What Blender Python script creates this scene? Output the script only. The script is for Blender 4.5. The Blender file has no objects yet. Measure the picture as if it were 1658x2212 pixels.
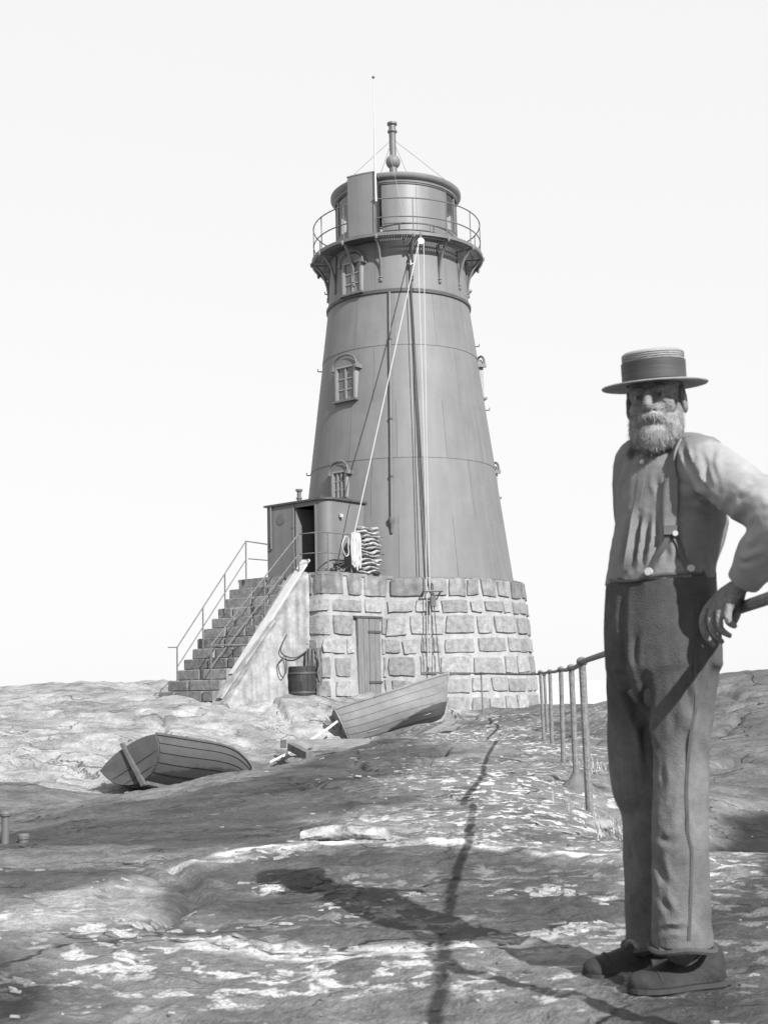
import bpy, math, random
import numpy as np
from mathutils import Matrix, Vector
random.seed(7); RNG = np.random.default_rng(11)
SC = bpy.context.scene; COL = SC.collection
PI = math.pi

# ------------------------------------------------------------------ camera, sky, sun, exposure
F_PX, CX, CY, HOR = 2700.0, 829.0, 1105.5, 1480.0        # measured on a 1658 x 2211 print of the plate
PITCH = math.atan((HOR - CY) / F_PX); ROLL = math.radians(-1.4); EYE = np.array([0.0, 0.0, 0.8])
cam = bpy.data.cameras.new('camera'); camo = bpy.data.objects.new('camera', cam); COL.objects.link(camo)
cam.sensor_fit = 'VERTICAL'; cam.sensor_height = 180.0; cam.lens = F_PX / 2211.0 * 180.0
cam.clip_start = 0.05; cam.clip_end = 20000.0
cam_rot = Matrix.Rotation(PI/2 + PITCH, 4, 'X') @ Matrix.Rotation(ROLL, 4, 'Z')
camo.matrix_world = Matrix.Translation(Vector(EYE)) @ cam_rot
cam.dof.use_dof = True; cam.dof.focus_distance = 17.0; cam.dof.aperture_fstop = cam.lens / 5.0
SC.camera = camo

SUN_EL = math.radians(34.5); SUN_AZ = math.radians(31.0)   # light travels away from the camera and to the left
sun_to = Vector((math.sin(SUN_AZ)*math.cos(SUN_EL), -math.cos(SUN_AZ)*math.cos(SUN_EL), math.sin(SUN_EL)))
world = bpy.data.worlds.new('World'); SC.world = world; world.use_nodes = True
wn = world.node_tree; wn.nodes.clear()
sky = wn.nodes.new('ShaderNodeTexSky'); sky.sky_type = 'NISHITA'; sky.sun_disc = False
sky.sun_elevation = SUN_EL; sky.sun_rotation = PI - SUN_AZ
sky.air_density = 1.0; sky.dust_density = 0.2; sky.ozone_density = 1.0
bw = wn.nodes.new('ShaderNodeSeparateColor')                # the plate is black and white and sees blue light only
bg = wn.nodes.new('ShaderNodeBackground'); bg.inputs['Strength'].default_value = 0.12
wo = wn.nodes.new('ShaderNodeOutputWorld')
sh = wn.nodes.new('ShaderNodeMath'); sh.operation = 'POWER'; sh.inputs[1].default_value = 0.07     # thin bright haze: an almost even white sky
sk = wn.nodes.new('ShaderNodeMath'); sk.operation = 'MULTIPLY'; sk.inputs[1].default_value = 3.85
wn.links.new(sky.outputs[0], bw.inputs[0]); wn.links.new(bw.outputs[2], sh.inputs[0]); wn.links.new(sh.outputs[0], sk.inputs[0]); wn.links.new(sk.outputs[0], bg.inputs['Color']); wn.links.new(bg.outputs[0], wo.inputs[0])
sl = bpy.data.lights.new('sun', 'SUN'); sl.energy = 5.0; sl.angle = math.radians(0.5); sl.color = (1, 1, 1)
slo = bpy.data.objects.new('sun', sl); COL.objects.link(slo)
slo.rotation_euler = sun_to.to_track_quat('Z', 'Y').to_euler(); slo.location = (8, -8, 20)
SC.view_settings.view_transform = 'Standard'; SC.view_settings.look = 'None'
SC.view_settings.gamma = 1.0; SC.view_settings.exposure = 0.87; SC.view_settings.use_curve_mapping = False
SC.cycles.max_bounces = 6; SC.cycles.caustics_reflective = False; SC.cycles.caustics_refractive = False

# ------------------------------------------------------------------ geometry helpers
_R3 = np.array(cam_rot.to_3x3())
def P(px, py, d):                                           # a measured point of the print, d metres away
    v = _R3 @ np.array([(px-CX)/F_PX, (CY-py)/F_PX, -1.0]); return EYE + v*(d/v[1])
def PZ(px, py, z):
    v = _R3 @ np.array([(px-CX)/F_PX, (CY-py)/F_PX, -1.0]); return EYE + v*((z-EYE[2])/v[2])

def merge(*gs):
    V = []; Fc = []
    for v, f in gs:
        o = len(V); V.extend([tuple(p) for p in v]); Fc.extend([tuple(i+o for i in q) for q in f])
    return V, Fc
def xf(g, M):
    M = Matrix(M) if not isinstance(M, Matrix) else M
    return [tuple(M @ Vector(p)) for p in g[0]], g[1]
def box(x0, x1, y0, y1, z0, z1):
    v = [(x0,y0,z0),(x1,y0,z0),(x1,y1,z0),(x0,y1,z0),(x0,y0,z1),(x1,y0,z1),(x1,y1,z1),(x0,y1,z1)]
    return v, [(0,3,2,1),(4,5,6,7),(0,1,5,4),(1,2,6,5),(2,3,7,6),(3,0,4,7)]
def rbox(x0, x1, y0, y1, z0, z1, b=0.01):                   # box with chamfered edges
    import bmesh
    v, f = box(x0,x1,y0,y1,z0,z1); bm = bmesh.new(); vs = [bm.verts.new(p) for p in v]
    for q in f: bm.faces.new([vs[i] for i in q])
    bmesh.ops.bevel(bm, geom=list(bm.edges), offset=b, segments=1, affect='EDGES')
    bm.verts.index_update(); out = [tuple(p.co) for p in bm.verts], [tuple(p.index for p in q.verts) for q in bm.faces]
    bm.free(); return out
def tube(pts, r, n=8, closed=False, caps=True, sq=1.0):
    pts = [Vector(p) for p in pts]; N = len(pts); rs = r if hasattr(r, '__len__') else [r]*N
    V = []; Fc = []; up = None
    for i in range(N):
        a = pts[i-1] if (i > 0 or closed) else pts[i]; b = pts[(i+1) % N] if (i < N-1 or closed) else pts[i]
        t = (b-a).normalized()
        if up is None:
            up = Vector((0,0,1)) if abs(t.z) < 0.9 else Vector((1,0,0))
        u = t.cross(up)
        if u.length < 1e-6: u = t.cross(Vector((0.3,1,0)))
        u.normalize(); w = u.cross(t).normalized(); up = w
        for k in range(n):
            a_ = 2*PI*k/n; V.append(tuple(pts[i] + u*(math.cos(a_)*rs[i]) + w*(math.sin(a_)*rs[i]*sq)))
    M = N if closed else N-1
    for i in range(M):
        for k in range(n):
            a0 = i*n+k; a1 = i*n+(k+1) % n; b0 = ((i+1) % N)*n+k; b1 = ((i+1) % N)*n+(k+1) % n
            Fc.append((a0, b0, b1, a1))
    if caps and not closed:
        Fc.append(tuple(range(n))); Fc.append(tuple((N-1)*n+k for k in reversed(range(n))))
    return V, Fc
def lathe(prof, c=(0,0,0), n=48, a0=0.0, a1=2*PI, close_prof=False):
    full = abs(a1-a0-2*PI) < 1e-6; m = n if full else n+1; V = []; Fc = []
    for k in range(m):
        a = a0+(a1-a0)*k/n
        for r, z in prof: V.append((c[0]+r*math.sin(a), c[1]-r*math.cos(a), c[2]+z))   # angle 0 looks at the camera, positive to the right
    L = len(prof); last = L if close_prof else L-1
    for k in range(n):
        k2 = (k+1) % m
        for j in range(last):
            j2 = (j+1) % L; Fc.append((k*L+j, k2*L+j, k2*L+j2, k*L+j2))
    if close_prof and not full:
        Fc.append(tuple(reversed(range(L)))); Fc.append(tuple((m-1)*L+j for j in range(L)))
    return V, Fc
def loft(rings, cap=True, closed=True):
    V = []; Fc = []; n = len(rings[0])
    for r in rings: V.extend([tuple(p) for p in r])
    for i in range(len(rings)-1):
        for k in range(n if closed else n-1):
            k2 = (k+1) % n; Fc.append((i*n+k, i*n+k2, (i+1)*n+k2, (i+1)*n+k))
    if cap and closed:
        Fc.append(tuple(reversed(range(n)))); Fc.append(tuple((len(rings)-1)*n+k for k in range(n)))
    return V, Fc
def curve(pts, n=8):                                        # Catmull-Rom through points
    pts = [Vector(p) for p in pts]; out = []
    for i in range(len(pts)-1):
        p0 = pts[max(i-1,0)]; p1 = pts[i]; p2 = pts[i+1]; p3 = pts[min(i+2,len(pts)-1)]
        for k in range(n):
            t = k/n; out.append(0.5*((2*p1)+(p2-p0)*t+(2*p0-5*p1+4*p2-p3)*t*t+(3*p1-p0-3*p2+p3)*t**3))
    out.append(pts[-1]); return out
def sag(a, b, s, n=12):
    a = Vector(a); b = Vector(b); return [a.lerp(b, k/n) - Vector((0,0,4*s*(k/n)*(1-k/n))) for k in range(n+1)]

def hash2(ix, iy, s):
    h = (ix.astype(np.int64)*374761393 + iy.astype(np.int64)*668265263 + s*974634777) & 0xffffffff
    h = ((h ^ (h >> 13))*1274126177) & 0xffffffff; return ((h ^ (h >> 16)) & 0xffff)/65535.0
def vnoise(x, y, s=0):
    x = np.asarray(x, float); y = np.asarray(y, float)
    ix = np.floor(x); iy = np.floor(y); fx = x-ix; fy = y-iy; fx = fx*fx*(3-2*fx); fy = fy*fy*(3-2*fy)
    a = hash2(ix,iy,s); b = hash2(ix+1,iy,s); c = hash2(ix,iy+1,s); d = hash2(ix+1,iy+1,s)
    return (a+(b-a)*fx)*(1-fy)+(c+(d-c)*fx)*fy
def fbm(x, y, o=4, s=0):
    t = 0; a = 0.5; n = 0
    for i in range(o): t = t+a*vnoise(x*2**i, y*2**i, s+i*17); n += a; a *= 0.5
    return t/n
def sstep(a, b, x):
    t = np.clip((np.asarray(x, float)-a)/(b-a), 0, 1); return t*t*(3-2*t)

# ------------------------------------------------------------------ scene-graph helpers
LOC = {}
def root_of(o):
    while o.parent: o = o.parent
    return o
def link(name, geo, mat, loc=(0,0,0), parent=None, smooth=True, angle=35.0):
    me = bpy.data.meshes.new(name); L = Vector(loc)
    me.from_pydata([tuple(Vector(p)-L) for p in geo[0]], [], geo[1]); me.update()
    if mat is not None: me.materials.append(mat)
    if smooth:
        me.polygons.foreach_set('use_smooth', [True]*len(me.polygons)); me.set_sharp_from_angle(angle=math.radians(angle))
    o = bpy.data.objects.new(name, me); COL.objects.link(o)
    if parent is None: o.location = L
    else: o.parent = parent
    return o
def tag(o, label, cat, group=None):
    o['label'] = label; o['category'] = cat
    if group: o['group'] = group
    return o
def thing(name, label, cat, loc, group=None):
    o = bpy.data.objects.new(name, None); COL.objects.link(o); o.location = Vector(loc); o.empty_display_size = 0.2
    return tag(o, label, cat, group)
def part(name, geo, mat, parent, **kw):                     # geometry in world coordinates; children keep the root's origin
    return link(name, geo, mat, root_of(parent).location, parent, **kw)
def solo(name, geo, mat, label, cat, group=None, **kw):
    a = np.array(geo[0]); loc = (float(a[:,0].mean()), float(a[:,1].mean()), float(a[:,2].min()))
    return tag(link(name, geo, mat, loc, None, **kw), label, cat, group)
def structure(name, geo, mat, **kw):
    o = link(name, geo, mat, **kw); o['kind'] = 'structure'; return o

# ------------------------------------------------------------------ materials (neutral greys: the photograph is black and white)
MATS = {}
def mat(name, base, rough=0.7, var=0.15, scale=6.0, bump=0.0, bscale=30.0, metal=0.0, spec=0.4, rnd=0.0, streak=0.0, stretch=(1,1,1), detail=6, nrough=0.62):
    if name in MATS: return MATS[name]
    m = bpy.data.materials.new(name); m.use_nodes = True; nt = m.node_tree; N = nt.nodes; Lk = nt.links
    b = N['Principled BSDF']; b.inputs['Roughness'].default_value = rough; b.inputs['Metallic'].default_value = metal
    b.inputs['Specular IOR Level'].default_value = spec
    tc = N.new('ShaderNodeTexCoord'); mp = N.new('ShaderNodeMapping'); mp.inputs['Scale'].default_value = stretch
    Lk.new(tc.outputs['Object'], mp.inputs['Vector'])
    n1 = N.new('ShaderNodeTexNoise'); n1.inputs['Scale'].default_value = scale; n1.inputs['Detail'].default_value = detail; n1.inputs['Roughness'].default_value = nrough
    Lk.new(mp.outputs[0], n1.inputs['Vector'])
    mr = N.new('ShaderNodeMapRange'); mr.inputs['From Min'].default_value = 0.3; mr.inputs['From Max'].default_value = 0.7
    mr.inputs['To Min'].default_value = 1-var; mr.inputs['To Max'].default_value = 1+var
    Lk.new(n1.outputs['Fac'], mr.inputs['Value'])
    mul = N.new('ShaderNodeMath'); mul.operation = 'MULTIPLY'; mul.inputs[1].default_value = base; Lk.new(mr.outputs[0], mul.inputs[0]); out = mul.outputs[0]
    if rnd > 0:
        oi = N.new('ShaderNodeObjectInfo'); r = N.new('ShaderNodeMapRange'); r.inputs['To Min'].default_value = 1-rnd; r.inputs['To Max'].default_value = 1+rnd
        Lk.new(oi.outputs['Random'], r.inputs['Value']); m2 = N.new('ShaderNodeMath'); m2.operation = 'MULTIPLY'
        Lk.new(out, m2.inputs[0]); Lk.new(r.outputs[0], m2.inputs[1]); out = m2.outputs[0]
    if streak > 0:                                          # rain streaks and rust runs
        mp2 = N.new('ShaderNodeMapping'); mp2.inputs['Scale'].default_value = (5.0, 5.0, 0.22); Lk.new(tc.outputs['Object'], mp2.inputs['Vector'])
        n2 = N.new('ShaderNodeTexNoise'); n2.inputs['Scale'].default_value = 1.3; n2.inputs['Detail'].default_value = 5; Lk.new(mp2.outputs[0], n2.inputs['Vector'])
        r2 = N.new('ShaderNodeMapRange'); r2.inputs['From Min'].default_value = 0.35; r2.inputs['From Max'].default_value = 0.65
        r2.inputs['To Min'].default_value = 1-streak; r2.inputs['To Max'].default_value = 1+streak*0.6; Lk.new(n2.outputs['Fac'], r2.inputs['Value'])
        m3 = N.new('ShaderNodeMath'); m3.operation = 'MULTIPLY'; Lk.new(out, m3.inputs[0]); Lk.new(r2.outputs[0], m3.inputs[1]); out = m3.outputs[0]
    Lk.new(out, b.inputs['Base Color'])
    if bump > 0:
        nb = N.new('ShaderNodeTexNoise'); nb.inputs['Scale'].default_value = bscale; nb.inputs['Detail'].default_value = 6; Lk.new(mp.outputs[0], nb.inputs['Vector'])
        bp = N.new('ShaderNodeBump'); bp.inputs['Strength'].default_value = bump; bp.inputs['Distance'].default_value = 0.02
        Lk.new(nb.outputs['Fac'], bp.inputs['Height']); Lk.new(bp.outputs[0], b.inputs['Normal'])
    MATS[name] = m; return m
M_IRON = mat('tower_paint', 0.12, 0.6, 0.09, 1.4, 0.03, 14, streak=0.07, rnd=0.03)
M_IRON_D = mat('dark_ironwork', 0.09, 0.5, 0.15, 5)
M_SEAM = mat('seam_black', 0.05, 0.6)
M_RAIL = mat('railing_iron', 0.10, 0.6, 0.3, 20, 0.2, 60)
M_POST = mat('weathered_pipe', 0.13, 0.7, 0.35, 28, 0.4, 70)
M_STONE = mat('granite_block', 0.20, 0.85, 0.34, 9, 0.7, 26, rnd=0.22)
M_CAP = mat('capping_stone', 0.15, 0.85, 0.4, 5, 0.5, 26, rnd=0.22, streak=0.25)
M_MORTAR = mat('lime_mortar', 0.255, 0.9, 0.18, 5, 0.4, 22, streak=0.1)
M_WASH = mat('whitewashed_render', 0.23, 0.9, 0.35, 4, 0.6, 12, streak=0.28)
M_STEP = mat('step_stone', 0.15, 0.85, 0.4, 9, 0.5, 24, rnd=0.25)
M_WHITE = mat('white_paint', 0.32, 0.6, 0.06, 8)
M_ROPE = mat('pale_rope', 0.34, 0.9, 0.12, 60)
M_ROPE_D = mat('dark_cable', 0.05, 0.8, 0.2, 30)
M_WOOD = mat('silvered_wood', 0.17, 0.8, 0.3, 4, 0.3, 18, stretch=(1,1,6))
M_PLANK = mat('pale_plank', 0.36, 0.8, 0.12, 5, 0.2, 20)
M_WOOD_D = mat('dark_wood', 0.10, 0.8, 0.35, 6, 0.3, 20)
M_DOOR = mat('cellar_door_boards', 0.13, 0.75, 0.25, 5, 0.3, 16, stretch=(6,6,0.6))
M_FRAME = mat('window_frame_paint', 0.19, 0.5, 0.08, 8)
M_GLASS = mat('window_glass', 0.07, 0.12, 0.2, 3, spec=0.8)
M_LENS = mat('lantern_glass', 0.75, 0.15, 0.1, 2, spec=0.6)
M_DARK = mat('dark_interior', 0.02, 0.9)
# ------------------------------------------------------------------ the rock
CP = []
def cp(*a): CP.append(a)
for q in [(-.2,3,-.08),(.25,2.9,-.05),(.62,3.45,0.01),(.95,3.3,.01),(.5,5,-.01),(-.5,4,-.03),(.3,8,.02),(.8,12,.02),(1.2,16,.03),(1.3,20,.05),(1.0,24,.08),(1.6,27,.12),(3,29,.15),(3.6,31,.15),
          (1.18,7.63,.028),(1.41,9.74,.006),(1.66,12.3,.027),(1.9,14.9,.026),(2.1,17.4,.03),(2.33,18.8,.027),(2.0,26.8,.117),(.92,2.65,0.0),(.95,3.6,0.0),(.8,3.5,0.0),
          (-1,3,-.07),(-1.6,4.4,.0),(1.7,3,0),(0,0,-.12),(-3,1,.05),(3,1,-.1),(-.5,-3,-.1),(-3,-3,0),(3,-3,-.1),
          (1.5,5.4,.0),(1.75,6.0,.0),(2.5,6.1,.0),(3.6,6.3,.03),(2.3,5,.02),(3.3,4.6,.05),
          (2.2,7.3,-.75),(3.0,7.5,-.8),(4.2,7.8,-.7),
          (-4.7,26.5,.72),(-3.4,25.5,.6),(-1.9,26.0,.6),(-.4,27.9,.6),(3.3,33,.1),(.5,34,.4),(-3,33,.8),
          (-9,36,.3),(-9,45,-2.4),(0,40,-.6),(4,35,-.8),(6,40,-2.4),(8,20,.9),(7,27,.3),(8,31,-.9),(13,25,-.5),
          (-13,20,.2),(-15,29,.4),(-8,8,-.4),(-8,3,-.1),(7,3,0),(8,10,-.3)]: cp(*q)
for px, py, d in [(960,1600,16.3),(800,1612,15),(650,1655,13),(560,1652,13.5),(500,1682,12),(440,1704,11),(370,1738,9.8),(200,1800,8.2),(0,1828,7.4),(-250,1850,7),
                  (720,1740,8.7),(520,1800,7.3),(300,1880,5.8),(100,1905,5.4),
                  (210,1728,17),(330,1732,17.5),(0,1700,15),(-200,1700,15),(120,1735,13),(480,1716,19.5),(440,1730,15.5),
                  (800,1609,24),(965,1566,24.6),(640,1632,22.5),(540,1668,20.8),(700,1640,19),
                  (0,1600,21),(200,1590,21.5),(350,1625,20.8),(0,1525,26),(250,1512,26.5),(450,1512,27),(600,1509,27.3),(720,1503,28),(600,1560,24.5),(420,1560,24),
                  (0,1494,29),(200,1479,30),(380,1474,30.5),(-200,1500,29),
                  (1165,1532,31),(1240,1526,28),(1300,1541,24),(1380,1520,22),(1480,1470,21),(1580,1452,19.8),(1660,1447,20),(1600,1600,13),(1650,1700,10.6),(1545,1650,11.6),
                  (1330,1640,13.5),(1310,1600,17)]: cp(*P(px, py, d))
CPA = np.array(CP); _n = len(CPA)
def _phi(r2): return 0.5*r2*np.log(r2+1e-9)
_D = ((CPA[:,None,:2]-CPA[None,:,:2])**2).sum(-1)
_A = np.zeros((_n+3,_n+3)); _A[:_n,:_n] = _phi(_D)+np.eye(_n)*0.004; _A[:_n,_n] = 1; _A[:_n,_n+1:] = CPA[:,:2]; _A[_n:,:_n] = _A[:_n,_n:].T
_W = np.linalg.solve(_A, np.concatenate([CPA[:,2], np.zeros(3)]))
def base_h(x, y):
    x = np.asarray(x, float); y = np.asarray(y, float); out = _W[_n]+_W[_n+1]*x+_W[_n+2]*y
    for i in range(_n): out = out+_W[i]*_phi((x-CPA[i,0])**2+(y-CPA[i,1])**2)
    return out
def seg_dist(x, y, pl):
    best = np.full(np.shape(x), 1e9)
    for (ax,ay),(bx,by) in zip(pl[:-1], pl[1:]):
        dx, dy = bx-ax, by-ay; t = np.clip(((x-ax)*dx+(y-ay)*dy)/(dx*dx+dy*dy), 0, 1)
        best = np.minimum(best, np.hypot(x-ax-t*dx, y-ay-t*dy))
    return best
def gpt(px, py, z=0.0): q = PZ(px, py, z); return (q[0], q[1])
def jag(pl, amp, s):
    out = []; r = random.Random(s)
    for (a, b) in zip(pl[:-1], pl[1:]):
        n = max(3, int(math.hypot(b[0]-a[0], b[1]-a[1])/0.25)); 
        for k in range(n): out.append((a[0]+(b[0]-a[0])*k/n+r.uniform(-amp,amp), a[1]+(b[1]-a[1])*k/n+r.uniform(-amp,amp)))
    out.append(pl[-1]); return out
CRACKS = []
_rc = random.Random(17); EXTRA = []
for _ in range(26):
    x0 = _rc.uniform(-9,-1.5); y0 = _rc.uniform(19,29); a_ = _rc.gauss(.12,.35); l_ = _rc.uniform(.8,3.2)
    EXTRA.append(([(x0,y0),(x0+l_*math.cos(a_)*.5,y0+l_*math.sin(a_)*.5+_rc.gauss(0,.12)),(x0+l_*math.cos(a_),y0+l_*math.sin(a_))], _rc.uniform(.025,.06), _rc.uniform(.05,.13)))
for _ in range(22):
    x0 = _rc.uniform(-2.5,1.6); y0 = _rc.uniform(2.6,12); a_ = _rc.gauss(.2,.5)+(PI/2 if _rc.random() < .2 else 0); l_ = _rc.uniform(.3,1.3)
    EXTRA.append(([(x0,y0),(x0+l_*math.cos(a_)*.5,y0+l_*math.sin(a_)*.5+_rc.gauss(0,.06)),(x0+l_*math.cos(a_),y0+l_*math.sin(a_))], _rc.uniform(.012,.03), _rc.uniform(.015,.04)))
for _ in range(10):
    x0 = _rc.uniform(2.6,6.5); y0 = _rc.uniform(9,20); a_ = _rc.gauss(-.2,.4); l_ = _rc.uniform(.6,2.4)
    EXTRA.append(([(x0,y0),(x0+l_*math.cos(a_)*.5,y0+l_*math.sin(a_)*.5+_rc.gauss(0,.1)),(x0+l_*math.cos(a_),y0+l_*math.sin(a_))], _rc.uniform(.03,.06), _rc.uniform(.06,.14)))
for i, (pl, w, dep) in enumerate(EXTRA+[
    ([gpt(770,1636,.05),gpt(800,1652,.05),gpt(845,1668,.02)], .05, .12), ([gpt(845,1668,.02),gpt(900,1645,.03),gpt(960,1628,.03)], .05, .10),
    ([gpt(640,1690,-.05),gpt(700,1705,0),gpt(800,1725,0)], .025, .03),
    ([P(330,1470,30)[:2],P(430,1500,27.5)[:2],P(560,1520,26.5)[:2],P(640,1560,24.6)[:2]], .06, .10),
    ([P(560,1510,27)[:2],P(610,1545,25.2)[:2],P(660,1580,23.5)[:2]], .05, .09),
    ([P(0,1560,23.5)[:2],P(150,1550,24)[:2],P(330,1552,24)[:2],P(380,1562,23.8)[:2]], .04, .06),
    ([P(350,1545,24.3)[:2],P(355,1590,22)[:2]], .05, .10),
    ([P(0,1640,19)[:2],P(120,1620,20)[:2],P(250,1640,19)[:2]], .06, .09),
    ([P(0,1530,25.5)[:2],P(200,1528,25.8)[:2],P(300,1518,26.2)[:2]], .05, .07),
    ([gpt(1180,1640),gpt(1060,1655),gpt(900,1650,.03)], .02, .025), ([gpt(1260,1730),gpt(1100,1745),gpt(980,1760)], .015, .02),
    ([P(1560,1560,15)[:2],P(1600,1530,16.5)[:2],P(1660,1520,17)[:2]], .05, .10), ([P(1545,1660,11.5)[:2],P(1600,1640,12)[:2],P(1660,1650,12)[:2]], .06, .12),
    ([P(1545,1480,19)[:2],P(1600,1500,18)[:2],P(1660,1490,18.4)[:2]], .06, .10), ([gpt(300,1890),gpt(440,1930),gpt(330,1990)], .03, .04),
    ([gpt(380,1876),gpt(420,1905),gpt(520,1895)], .05, .05)]):
    CRACKS.append((jag([tuple(map(float, q)) for q in pl], .05 if w > .03 else .02, i), w, dep))
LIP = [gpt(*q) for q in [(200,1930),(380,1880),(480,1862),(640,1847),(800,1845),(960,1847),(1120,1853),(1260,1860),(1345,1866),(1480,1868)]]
def height(x, y):
    x = np.asarray(x, float); y = np.asarray(y, float); z = base_h(x, y)
    d = np.hypot(x*0.9, y-14); z = z - sstep(24, 40, d)*4.5
    dist = np.hypot(x, y)+1.0
    far = sstep(10, 18, y)
    # foliated granite: long benches running roughly across the view, rounded humps
    z = z + (fbm(x*0.55+3, y*0.8, 4, 1)-.5)*(0.10+0.22*far)
    wx = x + (fbm(x*.4, y*.4, 3, 9)-.5)*3.0; wy = y*1.0+x*0.18 + (fbm(x*.5, y*.5, 3, 5)-.5)*1.4
    st = wy*0.9 + fbm(x*.3, y*.3, 3, 21)*2.5; fr = st-np.floor(st)
    z = z + far*0.08*(np.minimum(fr/0.8, (1-fr)/0.2)-.5)
    st2 = wy*2.6 + fbm(x*.8, y*.8, 3, 33)*3.0; fr2 = st2-np.floor(st2); msk = sstep(.5,.62,fbm(x*.6, y*.6, 3, 41))
    z = z + (0.020+0.025*far)*msk*(np.minimum(fr2/0.93, (1-fr2)/0.07)-.5)
    z = z + (fbm(x*3.1, y*4.0, 3, 55)-.5)*(0.022+0.03*far) - .030*np.abs(fbm(x*2.6, y*3.4, 4, 81)-.5)*(1+.3*far) - .013*np.abs(2*fbm(x*7.5, y*9, 3, 83)-1) + (fbm(x*13, y*15, 3, 77)-.5)*0.014 + (fbm(x*30, y*34, 2, 78)-.5)*0.006*(1-far) + .012*(1-far)*sstep(.58,.75,fbm(x*4.5,y*6.5,3,79))
    # shallow basin in the near rock and its rounded lip
    ld = seg_dist(x, y, LIP); z = z + 0.022*np.exp(-(ld/0.13)**2)
    bx, by = gpt(700, 1950); z = z - 0.020*np.exp(-(((x-bx)/0.95)**2+((y-by)/0.62)**2)**1.5)
    for pl, w, dep in CRACKS:
        xs = [q[0] for q in pl]; ys = [q[1] for q in pl]; m = (x > min(xs)-.5)&(x < max(xs)+.5)&(y > min(ys)-.5)&(y < max(ys)+.5)
        if m.any():
            dd = seg_dist(x[m], y[m], pl); z[m] = z[m] - dep*np.exp(-(dd/w)**2)
    return z
def H(x, y): return float(height(np.array([float(x)]), np.array([float(y)]))[0])

def axis_pts(segs):
    out = []
    for a, b, s in segs: out.extend(list(np.arange(a, b-1e-9, s)))
    return np.array(out)
gx_half = [0.0]; 
while gx_half[-1] < 30: gx_half.append(gx_half[-1]+max(0.022, 0.0115*gx_half[-1]))
gx = np.array([-v for v in gx_half[:0:-1]]+gx_half)
gy = axis_pts([(-6,1.6,.4),(1.6,8,.025),(8,14,.04),(14,32,.07),(32,62,.4)])
GX, GY = np.meshgrid(gx, gy); XF = GX.ravel(); YF = GY.ravel(); ZF = height(XF, YF)
# natural colour of the rock: lichen-dark gneiss, bleached slopes, pale trodden crest; sunlight on the lip is painted in
def blob(pts, soft, X=XF, Y=YF):                            # soft mask inside a ground polygon
    poly = pts; inside = np.zeros(X.shape, bool); j = len(poly)-1
    for i in range(len(poly)):
        xi, yi = poly[i]; xj, yj = poly[j]
        c = ((yi > Y) != (yj > Y)) & (X < (xj-xi)*(Y-yi)/((yj-yi)+1e-12)+xi); inside ^= c; j = i
    d = seg_dist(X, Y, list(poly)+[poly[0]]); sd = np.where(inside, d, -d)
    return sd, soft
wob = lambda s, a, X=XF, Y=YF: (fbm(X*1.6, Y*1.6, 4, s)-.5)*a + (fbm(X*6, Y*6, 3, s+3)-.5)*a*.5
tone = np.full(XF.shape, 0.255)
def paint(pts, val, soft, wa, s, op=1.0):
    global tone
    sd, _ = blob(pts, soft); k = sstep(-soft, soft, sd+wob(s, wa))*op; tone = tone*(1-k)+val*k
xy = lambda px, py, d: tuple(P(px, py, d)[:2])
paint([(-30,16.5),xy(230,1700,17),xy(420,1660,19.5),xy(560,1640,21.5),xy(700,1600,23),xy(830,1585,24),xy(900,1560,26),(2,28),(2,34),(-30,40)], .405, .8, 2.5, 3)
paint([(1.5,30),(2.2,26),(1.6,20),(3,10),(20,8),(20,40),(3,34)], .22, .4, 1.0, 5)
paint([xy(-300,1835,7),gpt(150,1850,-.1),gpt(330,1870,-.05),gpt(560,1850),gpt(640,1800),gpt(700,1760),gpt(840,1680),gpt(900,1650),gpt(960,1610,.03),xy(800,1612,15.2),xy(640,1652,13.3),xy(500,1690,12),xy(360,1735,10.5),(-4,13),(-12,13)], .135, .25, 1.0, 7)
paint([xy(150,1750,13),xy(0,1740,14),(-12,15),(-12,9),xy(0,1810,8.4),xy(200,1790,9)], .23, .5, 1.5, 12)
paint([gpt(340,1990),gpt(330,1940),gpt(420,1890),gpt(560,1860),gpt(700,1853),gpt(1000,1857),gpt(1320,1880),gpt(1340,1960),gpt(1180,2000),gpt(950,2022),gpt(700,2018),gpt(460,2010)], .155, .07, .25, 15)
paint([gpt(-150,2060),gpt(20,2050),gpt(110,2110),gpt(90,2160),gpt(-150,2190)], .10, .08, .2, 18)
paint([gpt(-250,1880),gpt(60,1870),gpt(280,1885),gpt(260,1912),gpt(40,1945),gpt(-250,1960)], .14, .1, .3, 22)
paint([gpt(80,1950),gpt(340,1910),gpt(355,1950),gpt(300,1985),gpt(40,2010),gpt(-100,2010)], .40, .06, .2, 24)
paint([gpt(1400,2010),gpt(1520,1960),gpt(1660,1850),gpt(1800,1850),gpt(1800,2120),gpt(1560,2090)], .13, .08, .3, 26)
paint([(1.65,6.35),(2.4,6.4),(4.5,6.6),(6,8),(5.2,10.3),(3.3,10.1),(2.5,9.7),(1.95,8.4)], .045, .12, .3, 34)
paint([gpt(1300,2110),gpt(1500,2120),gpt(1700,2120),gpt(1700,2240),gpt(1450,2240)], .15, .08, .35, 28)
ld = seg_dist(XF, YF, LIP[2:9]); tone = np.maximum(tone, .80*np.exp(-((ld+wob(31,.14))/.080)**2)*(.35+.65*sstep(.38,.56,fbm(XF*3.5,YF*8,4,32))))  # pale streak paints the sunlit rim of the basin lip
ld = seg_dist(XF, YF, [gpt(*q) for q in [(430,2022),(560,2032),(700,2035),(900,2030),(1090,2016),(1230,1998),(1345,1980)]]); tone = np.maximum(tone, .62*np.exp(-((ld+wob(37,.14))/.07)**2))
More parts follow.
